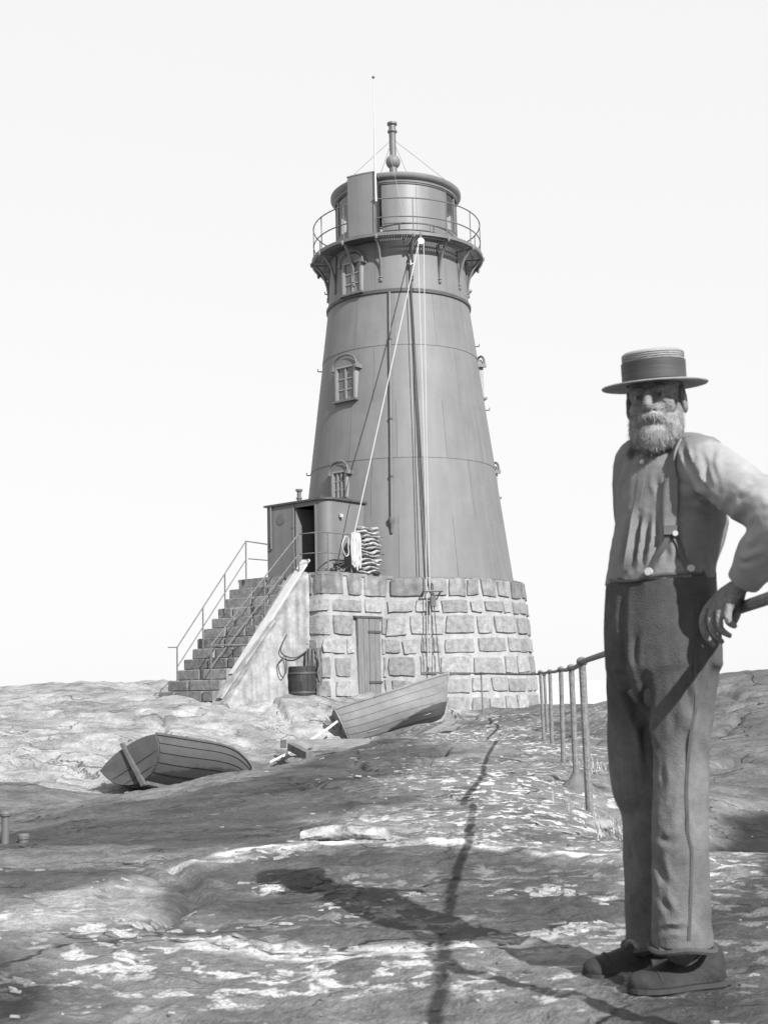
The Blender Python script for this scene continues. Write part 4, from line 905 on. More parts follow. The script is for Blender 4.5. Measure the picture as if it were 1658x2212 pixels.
# pale flakes of shell lime and lichen lying on the rock: uncountable
def flakes(n, pts_fn, smin, smax, seed):
    r = np.random.default_rng(seed); V = []; Fc = []
    xs, ys, sc = pts_fn(n, r); zs = height(xs, ys); zx = height(xs+.03, ys); zy = height(xs, ys+.03)
    for x, y, z, a, c, s0 in zip(xs, ys, zs, (zx-zs)/.03, (zy-zs)/.03, sc):
        k = 7; rot = r.uniform(0, 6.28); el = r.uniform(.45,.9); o = len(V); s = s0*r.uniform(smin, smax)*r.uniform(.4,1.0)
        rr = r.uniform(.65,1.15,k); th = np.sort(r.uniform(0,2*PI,k))
        for top in (0,1):
            for i in range(k):
                f = 1.0 if not top else .82; lx = math.cos(th[i])*rr[i]*s*f*1.35; ly = math.sin(th[i])*rr[i]*s*el*f
                V.append((x+lx, y+ly, z+a*lx+c*ly+(-.006 if not top else .003+.05*s)))
        Fc.append(tuple(range(o+k, o+2*k)))
        for i in range(k): j = (i+1) % k; Fc.append((o+i, o+j, o+k+j, o+k+i))
    return V, Fc
def on_path(n, r):                                          # clustered along the trodden crest
    y = r.uniform(5.9, 24, n*3)**1.0; u = r.normal(0, 1, n*3); x = .10*y-.2+u*(.42+.028*y)*1.1
    keep = (vnoise(x*1.3, y*2.2, 61) > .5) & (x < 1.02+.095*(y-6)+.1); return x[keep][:n], y[keep][:n], 1+.05*y[keep][:n]
def near(n, r):
    y = r.uniform(2.2, 6.0, n*4); x = r.uniform(-.40, .40, n*4)*y
    keep = (vnoise(x*2.4, y*5.5, 67) > .60) & (vnoise(x*.9+4, y*1.1, 68) > .38); return x[keep][:n], y[keep][:n], np.ones(keep.sum())[:n]
def rows(n, r):                                             # short rows on the dark basin floor
    xs = []; ys = []
    for (px0, py0, px1, py1, cnt) in [(680,1905,770,1903,9),(690,1925,830,1908,16),(660,1940,790,1940,14),(520,1902,600,1920,14),(560,1898,600,1895,6),(830,1935,950,1925,16),(760,1955,820,1950,8),(1120,1918,1290,1930,40),(1130,1912,1260,1920,26),(450,2020,700,2028,46),(880,2022,1090,2008,40),(1090,2015,1330,1975,60),(500,1868,660,1852,30),(150,1965,330,1905,18),(300,1990,360,1975,14),(1230,2000,1340,1985,30)]:
        for _ in range(cnt):
            f = r.uniform(); q = PZ(px0+(px1-px0)*f+r.normal(0,4), py0+(py1-py0)*f+r.normal(0,4), 0); xs.append(q[0]); ys.append(q[1])
    return np.array(xs), np.array(ys), np.full(len(xs), 1.15)
M_FLAKE = mat('pale_lime_flakes', .25, .9, .25, 30, .4, 60)
fk_n = M_FLAKE.node_tree; fk_b = fk_n.nodes['Principled BSDF']; fk_s = fk_b.inputs['Base Color'].links[0].from_socket; fk_g = fk_n.nodes.new('ShaderNodeNewGeometry'); fk_m = fk_n.nodes.new('ShaderNodeMath'); fk_m.operation = 'MULTIPLY'
fk_r = fk_n.nodes.new('ShaderNodeMapRange'); fk_r.inputs[3].default_value = .40; fk_r.inputs[4].default_value = 1.15; fk_n.links.new(fk_g.outputs['Random Per Island'], fk_r.inputs[0]); fk_n.links.new(fk_r.outputs[0], fk_m.inputs[0]); fk_n.links.new(fk_s, fk_m.inputs[1]); fk_n.links.new(fk_m.outputs[0], fk_b.inputs['Base Color'])
M_GRIT = mat('loose_grit', .12, .9, .3, 30, .4, 60)
fk_n2 = M_GRIT.node_tree; fk_b2 = fk_n2.nodes['Principled BSDF']; fk_s2 = fk_b2.inputs['Base Color'].links[0].from_socket; fk_g2 = fk_n2.nodes.new('ShaderNodeNewGeometry'); fk_m2 = fk_n2.nodes.new('ShaderNodeMath'); fk_m2.operation = 'MULTIPLY'
fk_r2 = fk_n2.nodes.new('ShaderNodeMapRange'); fk_r2.inputs[3].default_value = .4; fk_r2.inputs[4].default_value = 1.7; fk_n2.links.new(fk_g2.outputs['Random Per Island'], fk_r2.inputs[0]); fk_n2.links.new(fk_r2.outputs[0], fk_m2.inputs[0]); fk_n2.links.new(fk_s2, fk_m2.inputs[1]); fk_n2.links.new(fk_m2.outputs[0], fk_b2.inputs['Base Color'])
for nm, g in (('lime_flakes', merge(flakes(900, on_path, .008, .030, 1), flakes(260, near, .006, .030, 2), flakes(1, rows, .012, .030, 3))),):
    fo = link(nm, g, M_FLAKE, smooth=False); fo['kind'] = 'stuff'; fo['label'] = 'pale flakes of lime and lichen scattered over the rock path'; fo['category'] = 'flakes'
# grit and pebbles caught on the rock
def pebbles(n, seed):
    r = np.random.default_rng(seed); y = 2.3+r.uniform(0,1,n*3)**1.6*16; x = r.uniform(-.36,.30,n*3)*y+.3; keep = (fbm(x*1.2,y*1.6,3,95) > .5) & (x > .10*y-.95) & ((y < 4.0) | (y > 5.9)); x, y = x[keep][:n], y[keep][:n]; z = height(x, y); V = []; Fc = []
    for i in range(len(x)):
        s_ = r.uniform(.003,.010)*(1+.06*y[i]); rot = r.uniform(0,6.28); o = len(V)
        for zz, rr in ((-.3,.8),(.25,1.0),(.7,.55)):
            for k in range(6):
                a = rot+k*PI/3; q = rr*r.uniform(.75,1.2); V.append((x[i]+s_*q*math.cos(a)*1.25, y[i]+s_*q*math.sin(a), z[i]+s_*zz*r.uniform(.85,1.1)))
        for l in (0,6):
            for k in range(6): Fc.append((o+l+k, o+l+(k+1) % 6, o+l+6+(k+1) % 6, o+l+6+k))
        Fc.append(tuple(o+12+k for k in range(6)))
    return V, Fc
po_ = link('rock_grit', pebbles(420, 5), M_GRIT, smooth=False); po_['kind'] = 'stuff'; po_['label'] = 'loose grit and pebbles lying in hollows of the rock'; po_['category'] = 'grit'
# flat pale stone by the nearest visible post
def boulder(c, sx, sy, sz, seed, rot=0):
    r = np.random.default_rng(seed); rings = []
    for ph in np.linspace(.15, PI-.15, 8):
        ring = []
        for k in range(12):
            th = 2*PI*k/12; q = 1+r.uniform(-.10,.10); pw = lambda v: math.copysign(abs(v)**.7, v)
            x = sx*pw(math.sin(ph)*math.cos(th))*q; y = sy*pw(math.sin(ph)*math.sin(th))*q; z = -sz*pw(math.cos(ph))*(1+r.uniform(-.05,.05))
            ring.append((c[0]+x*math.cos(rot)-y*math.sin(rot), c[1]+x*math.sin(rot)+y*math.cos(rot), c[2]+z))
        rings.append(ring)
    return loft(rings)
q = on(1290,1777,.0); solo('flat_stone', boulder((q[0],q[1],H(q[0],q[1])+.005), .085, .10, .03, 3), M_FLAKE, 'flat white stone beside the nearest railing post in view', 'stone', angle=60)
# dry grass right of the railing
def grass(c, n, ln, seed, sx=.12, sy=.3):
    r = random.Random(seed); V = []; Fc = []
    for i in range(n):
        x = c[0]+r.gauss(0,sx); y = c[1]+r.gauss(0,sy); z = H(x,y)-.01; a = r.uniform(0,6.28); l = ln*r.uniform(.5,1.2); le = r.uniform(.2,.9); w = .003+.002*r.random()
        dx, dy = math.cos(a), math.sin(a); o = len(V)
        for s in (0,.5,1):
            ww = w*(1-.8*s); X = x+dx*l*le*s*s; Y = y+dy*l*le*s*s; Z = z+l*s*(1-.35*le*s)
            V += [(X-dy*ww,Y+dx*ww,Z),(X+dy*ww,Y-dx*ww,Z)]
        Fc += [(o,o+1,o+3,o+2),(o+2,o+3,o+5,o+4)]
    return V, Fc
gg = link('dry_grass', merge(grass((1.32,7.6), 90, .11, 1), grass((1.18,6.6), 70, .10, 2, .10, .25), grass((1.78,11.2), 60, .12, 4, .1, .4)), mat('straw_grass', .28, .8, .2, 10), smooth=False)
gg['kind'] = 'stuff'; gg['label'] = 'tufts of pale dry grass beside the railing posts'; gg['category'] = 'grass'
# ------------------------------------------------------------------ the man leaning on the rail
from mathutils.bvhtree import BVHTree
DM = 3.5
def Q(px, py, dy=0.0): return Vector(P(px, py, DM+dy))
LFT = Vector((.64, -.77, 0)); FWD = Vector((-.77, -.64, 0)); UPV = Vector((0,0,1))     # his left, his front
def ellipsoid(c, ax, n=16, m=10):
    c = Vector(c); rings = []
    for ph in np.linspace(.12, PI-.12, m): rings.append([tuple(c+ax[0]*(math.sin(ph)*math.cos(t))+ax[1]*(math.sin(ph)*math.sin(t))-ax[2]*math.cos(ph)) for t in np.linspace(0,2*PI,n,endpoint=False)])
    return loft(rings)
def fuse(geos, voxel, smooth=6, fac=.5):
    g = merge(*geos); me = bpy.data.meshes.new('tmp'); me.from_pydata(g[0], [], g[1]); me.update(); o = bpy.data.objects.new('tmp', me); COL.objects.link(o)
    import bmesh
    bm = bmesh.new(); bm.from_mesh(me); bmesh.ops.recalc_face_normals(bm, faces=bm.faces[:]); bm.to_mesh(me); bm.free()
    r = o.modifiers.new('r', 'REMESH'); r.mode = 'VOXEL'; r.voxel_size = voxel
    if smooth: s = o.modifiers.new('s', 'SMOOTH'); s.iterations = smooth; s.factor = fac
    dg = bpy.context.evaluated_depsgraph_get(); ev = o.evaluated_get(dg).to_mesh()
    n = len(ev.vertices); co = np.empty(n*3, np.float32); ev.vertices.foreach_get('co', co); no = np.empty(n*3, np.float32); ev.vertices.foreach_get('normal', no)
    fs = [tuple(p.vertices) for p in ev.polygons]; o.evaluated_get(dg).to_mesh_clear(); bpy.data.objects.remove(o); bpy.data.meshes.remove(me)
    return co.reshape(-1,3).astype(float), no.reshape(-1,3).astype(float), fs
def limb(pts, rs, n=6, sides=16, sq=1.0):
    c = curve(pts, n); m = len(pts)-1; rr = []
    for i in range(len(c)):
        s = i/n; k = min(int(s), m-1); f = s-k; f = f*f*(3-2*f); rr.append(rs[k]*(1-f)+rs[k+1]*f)
    return tube(c, rr, sides, sq=sq)
def section(py, l, r, dy, ratio=1.45, shrink=1.0, n=24, pw=1.0):
    a, b_ = Q(l, py, dy), Q(r, py, dy); c = (a+b_)/2; hx = (b_.x-a.x)/2*shrink
    d = hx/math.sqrt((ratio*.64)**2+.77**2); ring = []
    for t in np.linspace(0, 2*PI, n, endpoint=False):
        ct, st = math.cos(t), math.sin(t); ct = math.copysign(abs(ct)**pw, ct); st = math.copysign(abs(st)**pw, st)
        ring.append(tuple(c+LFT*(ct*d*ratio)+FWD*(st*d)))
    return ring
TORSO = [(962,1398,1462,.02,1.1),(978,1374,1496,.01,1.5),(996,1353,1518,.0,1.6),(1030,1336,1536,.0,1.6),(1085,1333,1545,.0,1.5),(1131,1331,1560,.0,1.4),(1190,1320,1550,.0,1.35),(1228,1315,1538,.0,1.35),(1262,1310,1536,.0,1.35)]
HIPS = [(1236,1311,1539,.0,1.35),(1262,1308,1540,.0,1.35),(1330,1306,1546,.0,1.35),(1390,1306,1551,.0,1.35),(1440,1309,1550,.0,1.4),(1490,1330,1525,.0,1.5),(1525,1375,1480,.0,1.5)]
LEG_L = [(1390,1478,-.045,.100),(1460,1474,-.06,.100),(1540,1472,-.08,.092),(1630,1470,-.09,.081),(1740,1468,-.10,.080),(1868,1469,-.11,.081),(1985,1470,-.12,.083),(2046,1472,-.12,.086)]
LEG_R = [(1390,1382,.045,.098),(1460,1378,.07,.095),(1540,1374,.10,.090),(1630,1373,.11,.088),(1700,1378,.12,.084),(1760,1392,.13,.075),(1868,1394,.14,.070),(1985,1398,.14,.070),(2046,1400,.14,.074)]
def leg(rows, k=1.0): return limb([Q(x, y, d) for y, x, d, r in rows], [r*k for *_, r in rows], 5, 18)
SH_L, EL_L, WR_L = Q(1518,1000,-.14), Q(1688,1128,-.385), Q(1600,1262,-.26)
SH_R, EL_R, WR_R = Q(1372,1010,.13), Q(1378,1165,.20), Q(1440,1255,.27)
HC = Q(1415, 866, -.03); HF = Vector((-.42,-.905,-.06)).normalized(); HL = Vector((.905,-.42,.02)).normalized(); HU = HL.cross(HF)*-1
HU = HF.cross(HL)*-1 if HF.cross(HL).z < 0 else HF.cross(HL)
def hp(l, f, u): return HC+HL*l+HF*f+HU*u
def hel(l, f, u, a, b_, c, **kw): return ellipsoid(hp(l,f,u), (HL*a, HF*b_, HU*c), **kw)
head = [hel(0,-.012,.03,.077,.096,.088), hel(0,.022,-.045,.060,.066,.088), hel(0,.05,-.10,.034,.034,.030),
        limb([hp(0,.080,.022), hp(0,.097,.0), hp(0,.112,-.026), hp(0,.098,-.038)], [.010,.012,.0155,.012], 4, 10), hel(.012,.092,-.034,.009,.012,.008), hel(-.012,.092,-.034,.009,.012,.008),
        hel(.042,.050,-.028,.022,.022,.030), hel(-.042,.050,-.028,.022,.022,.030), hel(.032,.076,.024,.026,.014,.009), hel(-.032,.076,.024,.026,.014,.009),
        hel(.079,-.006,-.012,.010,.021,.034), hel(-.079,-.006,-.012,.010,.021,.034), hel(0,.086,-.064,.026,.016,.008), hel(0,.082,-.078,.024,.014,.008), hel(.032,.074,.013,.018,.011,.007), hel(-.032,.074,.013,.018,.011,.007), hel(.032,.0705,-.008,.017,.010,.009), hel(-.032,.0705,-.008,.017,.010,.009)]
neck = limb([hp(0,-.015,-.06), Q(1436,965,.03), Q(1440,1000,.03)], [.060,.062,.075], 4, 16)
torso_in = loft([section(y,l,r,d,q,.86) for y,l,r,d,q in TORSO]+[section(y,l,r,d,q,.86) for y,l,r,d,q in HIPS[1:]])
arm_l = limb([SH_L, EL_L, WR_L], [.058,.044,.028], 6, 14); arm_r = limb([SH_R, EL_R, WR_R], [.052,.042,.028], 6, 14)
FG = [((1526,1316,-.18),(1516,1338,-.18),(1520,1368,-.185),(1542,1396,-.18)), ((1541,1312,-.21),(1534,1338,-.215),(1539,1366,-.22),(1561,1388,-.215)),
      ((1557,1310,-.235),(1552,1334,-.245),(1556,1360,-.25),(1578,1374,-.245)), ((1573,1310,-.26),(1570,1330,-.27),(1573,1344,-.275),(1589,1354,-.27))]
hand = [limb([WR_L, (Q(*f[0])+WR_L)/2+Vector((0,0,.008)), Q(*f[0])], [.022,.019,.0135], 4, 10) for f in FG]
hand += [limb([Q(*f[0]), Q(*f[1]), Q(*f[2]), Q(*f[3])], [.0125,.0112,.0098,.0072], 4, 10) for f in FG]
hand += [limb([WR_L, Q(1594,1296,-.21), Q(1590,1322,-.20), Q(1583,1346,-.19)], [.018,.015,.0125,.009], 4, 10)]
hr = []
for i in range(4):
    k = WR_R+Vector((.06,.02*0,-.05+.018*i))+Vector((0,.015,0)); hr.append(limb([WR_R, k, k+Vector((.035,-.01,-.012)), k+Vector((.045,-.04,-.02))], [.020,.012,.010,.008], 3, 8))
hr.append(limb([WR_R, WR_R+Vector((.03,-.02,.03)), WR_R+Vector((.06,-.035,.035))], [.016,.011,.008], 3, 8))
legs_in = [leg(LEG_L,.72), leg(LEG_R,.72)]
foot_l = (Q(1503,2052,-.07), Vector((-.95,-.30,0))); foot_r = (Q(1400,2046,.13), Vector((-.95,-.30,0)))
feet_in = [limb([Q(1472,2030,-.12), foot_l[0]+foot_l[1]*.05+Vector((0,0,-.01))], [.055,.035], 3, 10), limb([Q(1400,2030,.14), foot_r[0]+foot_r[1]*.05+Vector((0,0,-.01))], [.05,.035], 3, 10)]
V, Nn, Fs = fuse(head+[neck, torso_in, arm_l, arm_r]+hand+hr+legs_in+feet_in, .0042, 3)
for sx in (-1, 1):                                          # eye sockets, mouth line, ear hollows
    c = np.array(hp(sx*.032,.086,.004)); d = np.linalg.norm(V-c, axis=1); V -= Nn*(.0012*np.exp(-(d/.013)**2))[:,None]
    c = np.array(hp(sx*.088,-.004,-.008)); d = np.linalg.norm(V-c, axis=1); V -= Nn*(.006*np.exp(-(d/.012)**2))[:,None]
    c = np.array(hp(sx*.045,.078,-.045)); d = np.linalg.norm(V-c, axis=1); V -= Nn*(.006*np.exp(-(d/.016)**2))[:,None]
loc0 = (float(Q(1440,2080).x), 3.5, 0.0)
M_SKIN = mat('weathered_skin', .14, .6, .35, 34, .5, 130, detail=8, nrough=.75)
man = tag(link('person', (V.tolist(), Fs), M_SKIN, loc0), 'bearded man in boater hat, braces and work trousers, leaning on the railing', 'person')
def mpart(name, g, m, parent=None, **kw): return link(name, g, m, loc0, parent or man, **kw)
for sx in (-1, 1):
    e = mpart('eye', hel(sx*.032,.0735,.0035,.0105,.0105,.0105, n=14, m=9), mat('eye_white', .14, .3, .02), None)
    mpart('iris', hel(sx*.032,.0825,.003,.005,.0025,.005, n=12, m=6), mat('iris_dark', .02, .2, .02), e)
# shirt
M_SHIRT = mat('striped_shirt_cloth', .145, .95, .20, 12, .2, 300, detail=10, nrough=.78)
shirt_g = [loft([section(y,l,r,d,q,1.0) for y,l,r,d,q in TORSO]), limb([Q(1488,990,-.06), SH_L, (SH_L+EL_L)/2, EL_L, (EL_L+WR_L)/2, WR_L+(EL_L-WR_L)*.10], [.062,.074,.073,.071,.065,.047], 6, 22),
           limb([Q(1392,1000,.08), SH_R, EL_R, WR_R+(EL_R-WR_R)*.1], [.075,.070,.064,.044], 6, 16), limb([Q(1452,962,.0), Q(1490,958,-.04), Q(1536,976,-.11)], [.04,.036,.045], 4, 14)]
SV, SN, SF = fuse(shirt_g, .0065, 8)
def nz3(p, fx, fy, fz, s):
    return fbm(p[:,0]*fx+p[:,1]*fy*.7+s, p[:,2]*fz+p[:,1]*fy*.5, 3, s)-.5
arm_ax = np.array((EL_L-SH_L).normalized()); fa = np.array((WR_L-EL_L).normalized())
rel = SV-np.array(SH_L); al = rel@arm_ax; relf = SV-np.array(EL_L); fl = relf@fa
onarm = sstep(.02,.10, rel[:,0])                             # sleeve only
side = np.cross(arm_ax, [0,1,0])
fold_arm = np.sin(al*55+(rel@side)*28+4*nz3(SV,9,9,9,3))*.5+nz3(SV,24,24,24,5)*1.2
fold_tor = np.sin((SV[:,0]*.85-SV[:,1]*.5)*95+3.5*nz3(SV,8,8,5,7))*sstep(1.10,.80,SV[:,2])*.45+nz3(SV,16,16,5,9)*1.6
def screen(Vv):
    v = (np.asarray(Vv)-EYE) @ _R3; return CX+F_PX*v[:,0]/-v[:,2], CY-F_PX*v[:,1]/-v[:,2]
def groove(Vv, Nv, lst):                                    # sculpted creases: a furrow with a soft ridge beside it
    sx, sy = screen(Vv); out = np.zeros(len(Vv)); front = sstep(-.1,.25, -(Nv*((np.asarray(Vv)-EYE)/np.linalg.norm(np.asarray(Vv)-EYE,axis=1)[:,None])).sum(1))
    for pts, w, dep in lst:
        d = seg_dist(sx, sy, pts); e = np.minimum(np.hypot(sx-pts[0][0], sy-pts[0][1]), np.hypot(sx-pts[-1][0], sy-pts[-1][1])); w = w*1.05; out += .95*dep*(1-np.exp(-(e/(3.5*w))**2))*(-np.exp(-(d/w)**2)+.55*np.exp(-((d-1.9*w)/w)**2))
    return out*front
z1 = lambda *q: [(1243.8+.2499*a, 718.6+.2499*b_) for a, b_ in q]
GS = [(z1((470,1580),(430,1800),(390,2060)),5,.008),(z1((545,1560),(520,1800),(480,2040)),5,.009),(z1((615,1600),(600,1800),(560,2020)),5,.009),(z1((700,1600),(700,1800),(660,2000)),5,.007),
      (z1((540,1500),(430,1600)),6,.004),(z1((700,1200),(690,1300),(740,1420)),6,.006),(z1((905,950),(950,1080),(1050,1270),(1210,1480)),5,.011),(z1((520,1050),(430,1200),(390,1350)),5,.007),
      (z1((1090,1000),(1110,1200),(1160,1400)),6,.010),(z1((1040,1110),(1080,1300)),5,.007),(z1((1180,960),(1150,1120),(1190,1300)),7,.007),(z1((1340,1370),(1290,1570)),8,.010),(z1((1460,1360),(1360,1480)),8,.012),
      (z1((1640,1790),(1500,1860),(1380,1900)),8,.008),(z1((1560,1480),(1460,1560),(1390,1700)),9,.009),(z1((1657,1560),(1560,1650)),8,.007),(z1((1330,1960),(1450,1990),(1560,1960)),6,.006),(z1((1420,1240),(1560,1330),(1650,1300)),10,.007),
      (z1((860,1700),(900,1880),(860,2040)),7,.008),(z1((760,1800),(790,1980)),6,.006),(z1((900,1420),(1080,1420),(1210,1480)),7,.010),(z1((960,1560),(1200,1540)),7,.007)]
SV += SN*(onarm*fold_arm*.0050+(1-onarm)*fold_tor*.0050+(onarm*.0045+.0018)*(1-np.abs(2*(nz3(SV,17,17,15,47)+.5)-1)*2.2)+groove(SV,SN,GS)*1.1-.004)[:,None]
shirt = mpart('shirt', (SV.tolist(), SF), M_SHIRT)
def d_seg(p, a, b_): a = np.array(a); b_ = np.array(b_); t = np.clip(((p-a)@(b_-a))/((b_-a)@(b_-a)), 0, 1); return np.linalg.norm(p-a-t[:,None]*(b_-a), axis=1)
dl_ = np.minimum(d_seg(SV, SH_L, EL_L), d_seg(SV, EL_L, WR_L)); slv = sstep(-.02,.03,al)*sstep(.115,.085,dl_)
def attr_mat(m, name, lo, hi):                              # cloth tone scaled by an attribute that carries painted sunlight
    nt = m.node_tree; b = nt.nodes['Principled BSDF']; src = b.inputs['Base Color'].links[0].from_socket
    a = nt.nodes.new('ShaderNodeAttribute'); a.attribute_name = name; r = nt.nodes.new('ShaderNodeMapRange'); r.inputs[3].default_value = lo; r.inputs[4].default_value = hi
    mu = nt.nodes.new('ShaderNodeMath'); mu.operation = 'MULTIPLY'; nt.links.new(a.outputs['Fac'], r.inputs[0]); nt.links.new(r.outputs[0], mu.inputs[0]); nt.links.new(src, mu.inputs[1]); nt.links.new(mu.outputs[0], b.inputs['Base Color'])
def set_attr(o, name, vals): a = o.data.attributes.new(name, 'FLOAT', 'POINT'); a.data.foreach_set('value', np.asarray(vals, np.float32))
set_attr(shirt, 'sleeve_sun', slv); attr_mat(M_SHIRT, 'sleeve_sun', 1.0, 1.55)  # sleeve cloth made paler to stand in for full sun on it
M_SLV = mat('cuff_cloth', .20, .95, .08, 14, .10, 420)
bv_s = BVHTree.FromPolygons([tuple(p) for p in SV], SF)
# trousers
M_TRS = mat('worn_moleskin', .090, .97, .42, 8, .3, 240, detail=11, nrough=.80)
TVx, TN, TF = fuse([loft([section(y,l,r,d,q,1.0) for y,l,r,d,q in HIPS]), leg(LEG_L), leg(LEG_R), limb([Q(1425,1400,.0), Q(1424,1500,.01), Q(1420,1580,.02)], [.09,.075,.035], 4, 14)], .0065, 9)
hz = TVx[:,2]; low = sstep(.75,.5,hz)
f1 = nz3(TVx,11,11,3.2,13)*2.0+nz3(TVx,26,26,9,15)*.7; f2 = np.sin(hz*40+6*nz3(TVx,7,7,7,17)+TVx[:,0]*20)*.35*sstep(.35,.05,hz)
crotch = np.sin((TVx[:,0]-.75)*60+(hz-.7)*38+3*nz3(TVx,6,6,6,19))*.4*np.exp(-((hz-.70)/.10)**2)
z2 = lambda *q: [(1216.1+.27485*a, 1216.1+.27485*b_) for a, b_ in q]
z3_ = lambda *q: [(1160.9+.29973*a, 1658.4+.29973*b_) for a, b_ in q]
GT = [(z2((455,180),(450,500),(490,880)),7,.008),(z2((560,520),(545,860)),6,.006),(z2((360,480),(470,850),(630,1370)),8,.009),(z2((420,900),(560,1200),(690,1450)),8,.009),(z2((640,900),(640,1400),(690,1800)),8,.010),
      (z2((930,840),(990,1050),(1010,1230)),9,.009),(z2((1140,640),(1190,850),(1170,1050)),9,.009),(z2((870,1100),(840,1400)),10,.005),(z2((1110,1150),(1080,1400),(1120,1600)),9,.007),
      (z2((700,1480),(760,1700),(720,1900)),9,.006),(z3_((840,460),(900,520),(1000,530)),7,.008),(z3_((830,600),(880,760),(930,880)),8,.010),(z3_((860,900),(960,1080)),7,.009),(z3_((840,1190),(950,1160),(1090,1165)),6,.008),
      (z3_((620,520),(700,760)),7,.006),(z3_((660,900),(740,1100)),7,.006),(z3_((930,250),(900,420)),8,.006),(z3_((1140,300),(1190,520)),8,.005),(z3_((1150,800),(1200,1000)),8,.006)]
rdg = (1-np.abs(2*(nz3(TVx,13,13,4.5,43)+.5)-1)*2.2)+.6*(1-np.abs(2*(nz3(TVx,24,24,10,45)+.5)-1)*2.2)
TVx += TN*((f1+f2*1.2+crotch)*.0035+rdg*.0026+groove(TVx,TN,GT)*1.0-.009)[:,None]
for hy in (2031,):
    pass
trs = mpart('trousers', (TVx.tolist(), TF), M_TRS)
sun_and_wear = np.clip(sstep(.80,.50,hz)*.75+.7*nz3(TVx,7,7,5,29)+.35*np.exp(-((hz-.48)/.10)**2), 0, 1); set_attr(trs, 'sun_and_wear', sun_and_wear); attr_mat(M_TRS, 'sun_and_wear', .55, 1.25)  # paler lower legs put sunlight into the cloth; noise and knees are wear
bv_t = BVHTree.FromPolygons([tuple(p) for p in TVx], TF)
def ray(px, py, off=.004):
    v = Vector(_R3 @ np.array([(px-CX)/F_PX, (CY-py)/F_PX, -1.0])).normalized(); best = None
    for bv in (bv_s, bv_t):
        h, n, i, d = bv.ray_cast(Vector(EYE), v)
        if h is not None and (best is None or d < best[2]): best = (h, n, d)
    if best is None: return None
    n = best[1] if best[1].dot(v) < 0 else -best[1]
    return best[0]+n*off, n
def strip(pts, w, th=.003, off=.004):
    pr = [ray(*q, off) for q in pts]; pr = [q for q in pr if q]; rings = []
    ps = curve([q[0] for q in pr], 3); ns = curve([q[1] for q in pr], 3)
    for i, p in enumerate(ps):
        t = (ps[min(i+1,len(ps)-1)]-ps[max(i-1,0)]).normalized(); n = ns[i].normalized(); s = t.cross(n).normalized()
        rings.append([tuple(p+s*(x*w/2)+n*(y*th)) for x, y in ((-1,-1),(1,-1),(1,1),(-1,1))])
    return loft(rings)
def btn(px, py, r, off=.005):
    q = ray(px, py, off); return tube([q[0]-q[1]*.003, q[0]+q[1]*.004], [r, r*.92], 14)
M_LEATH = mat('brace_leather', .06, .6, .2, 20); M_WEB = mat('brace_webbing', .12, .9, .12, 30, .2, 200); M_BTN = mat('bone_button', .36, .35, .08, 20)
br = mpart('braces', strip([(1466,955),(1458,985),(1453,1010),(1452,1036)], .026, .003, .006), M_WEB)
mpart('elastic_panel', strip([(1451,1034),(1451,1060),(1450,1090),(1449,1118),(1449,1140)], .037, .004, .007), M_WEB, br)
mpart('panel_edge', strip([(1443.5,1036),(1436,1036)][:1]+[(1436.5,1050),(1435.5,1090),(1434.5,1138)], .004, .004, .010), M_LEATH, br)
mpart('buckle', strip([(1447,1136),(1447,1148),(1447,1158)], .036, .006, .009), M_LEATH, br)
mpart('brace_end', strip([(1445,1156),(1432,1180),(1418,1206),(1405,1232)], .015, .003, .006), M_LEATH, br)
mpart('brace_end', strip([(1452,1156),(1462,1178),(1474,1204),(1486,1226)], .015, .003, .006), M_LEATH, br)
mpart('buckle_stud', btn(1458,1153,.008,.017), M_BTN, br)
for px, py, r in ((1403,1235,.0115),(1488,1228,.0105)): mpart('button', btn(px, py, r, .010), M_BTN, trs)
mpart('collar_button', btn(1389,1000,.0075,.006), M_BTN, shirt)
mpart('waistband_seam', strip([(1318,1252),(1345,1255),(1375,1252),(1400,1246),(1430,1240),(1470,1239),(1510,1238)], .006, .003, .003), M_LEATH, trs)
seam = [(1506,1290),(1501,1400),(1499,1463),(1503,1518),(1492,1575),(1484,1650),(1481,1710),(1483,1760),(1484,1800),(1492,1840),(1491,1900),(1489,1960),(1486,2030)]
mpart('side_seam', strip(seam, .008, .002, .0005), mat('seam_shadow_cord', .05, .9, .2, 30), trs)
for (y,x,d,r) in ((2044,1472,-.12,.083),(2044,1400,.14,.071)):
    mpart('cuff_fold', tube([Q(x,y,d)+Vector((math.cos(a)*r, math.sin(a)*r, .006*math.sin(3*a))) for a in np.linspace(0,2*PI,28,endpoint=False)], .008, 6, closed=True), M_TRS, trs)
# placket down the shirt front and neckband
mpart('placket', strip([(1389,990),(1384,1040),(1376,1090),(1368,1140),(1360,1190),(1352,1232)], .024, .0008, .0012), M_SHIRT, shirt)
nb = []
for a in np.linspace(0, 2*PI, 28, endpoint=False): nb.append(Q(1430,968,.02)+HL*(math.cos(a)*.068)+HF*(math.sin(a)*.072)+Vector((0,0,.018-.020*math.sin(a))))
mpart('neckband', tube(nb, .013, 8, closed=True), mat('dark_neckband', .07, .9, .1, 20), shirt)
mpart('shirt_cuff', limb([WR_L+(EL_L-WR_L)*.26, WR_L+(EL_L-WR_L)*.15, WR_L+(EL_L-WR_L)*.05], [.049,.047,.044], 3, 18), M_SLV, shirt)
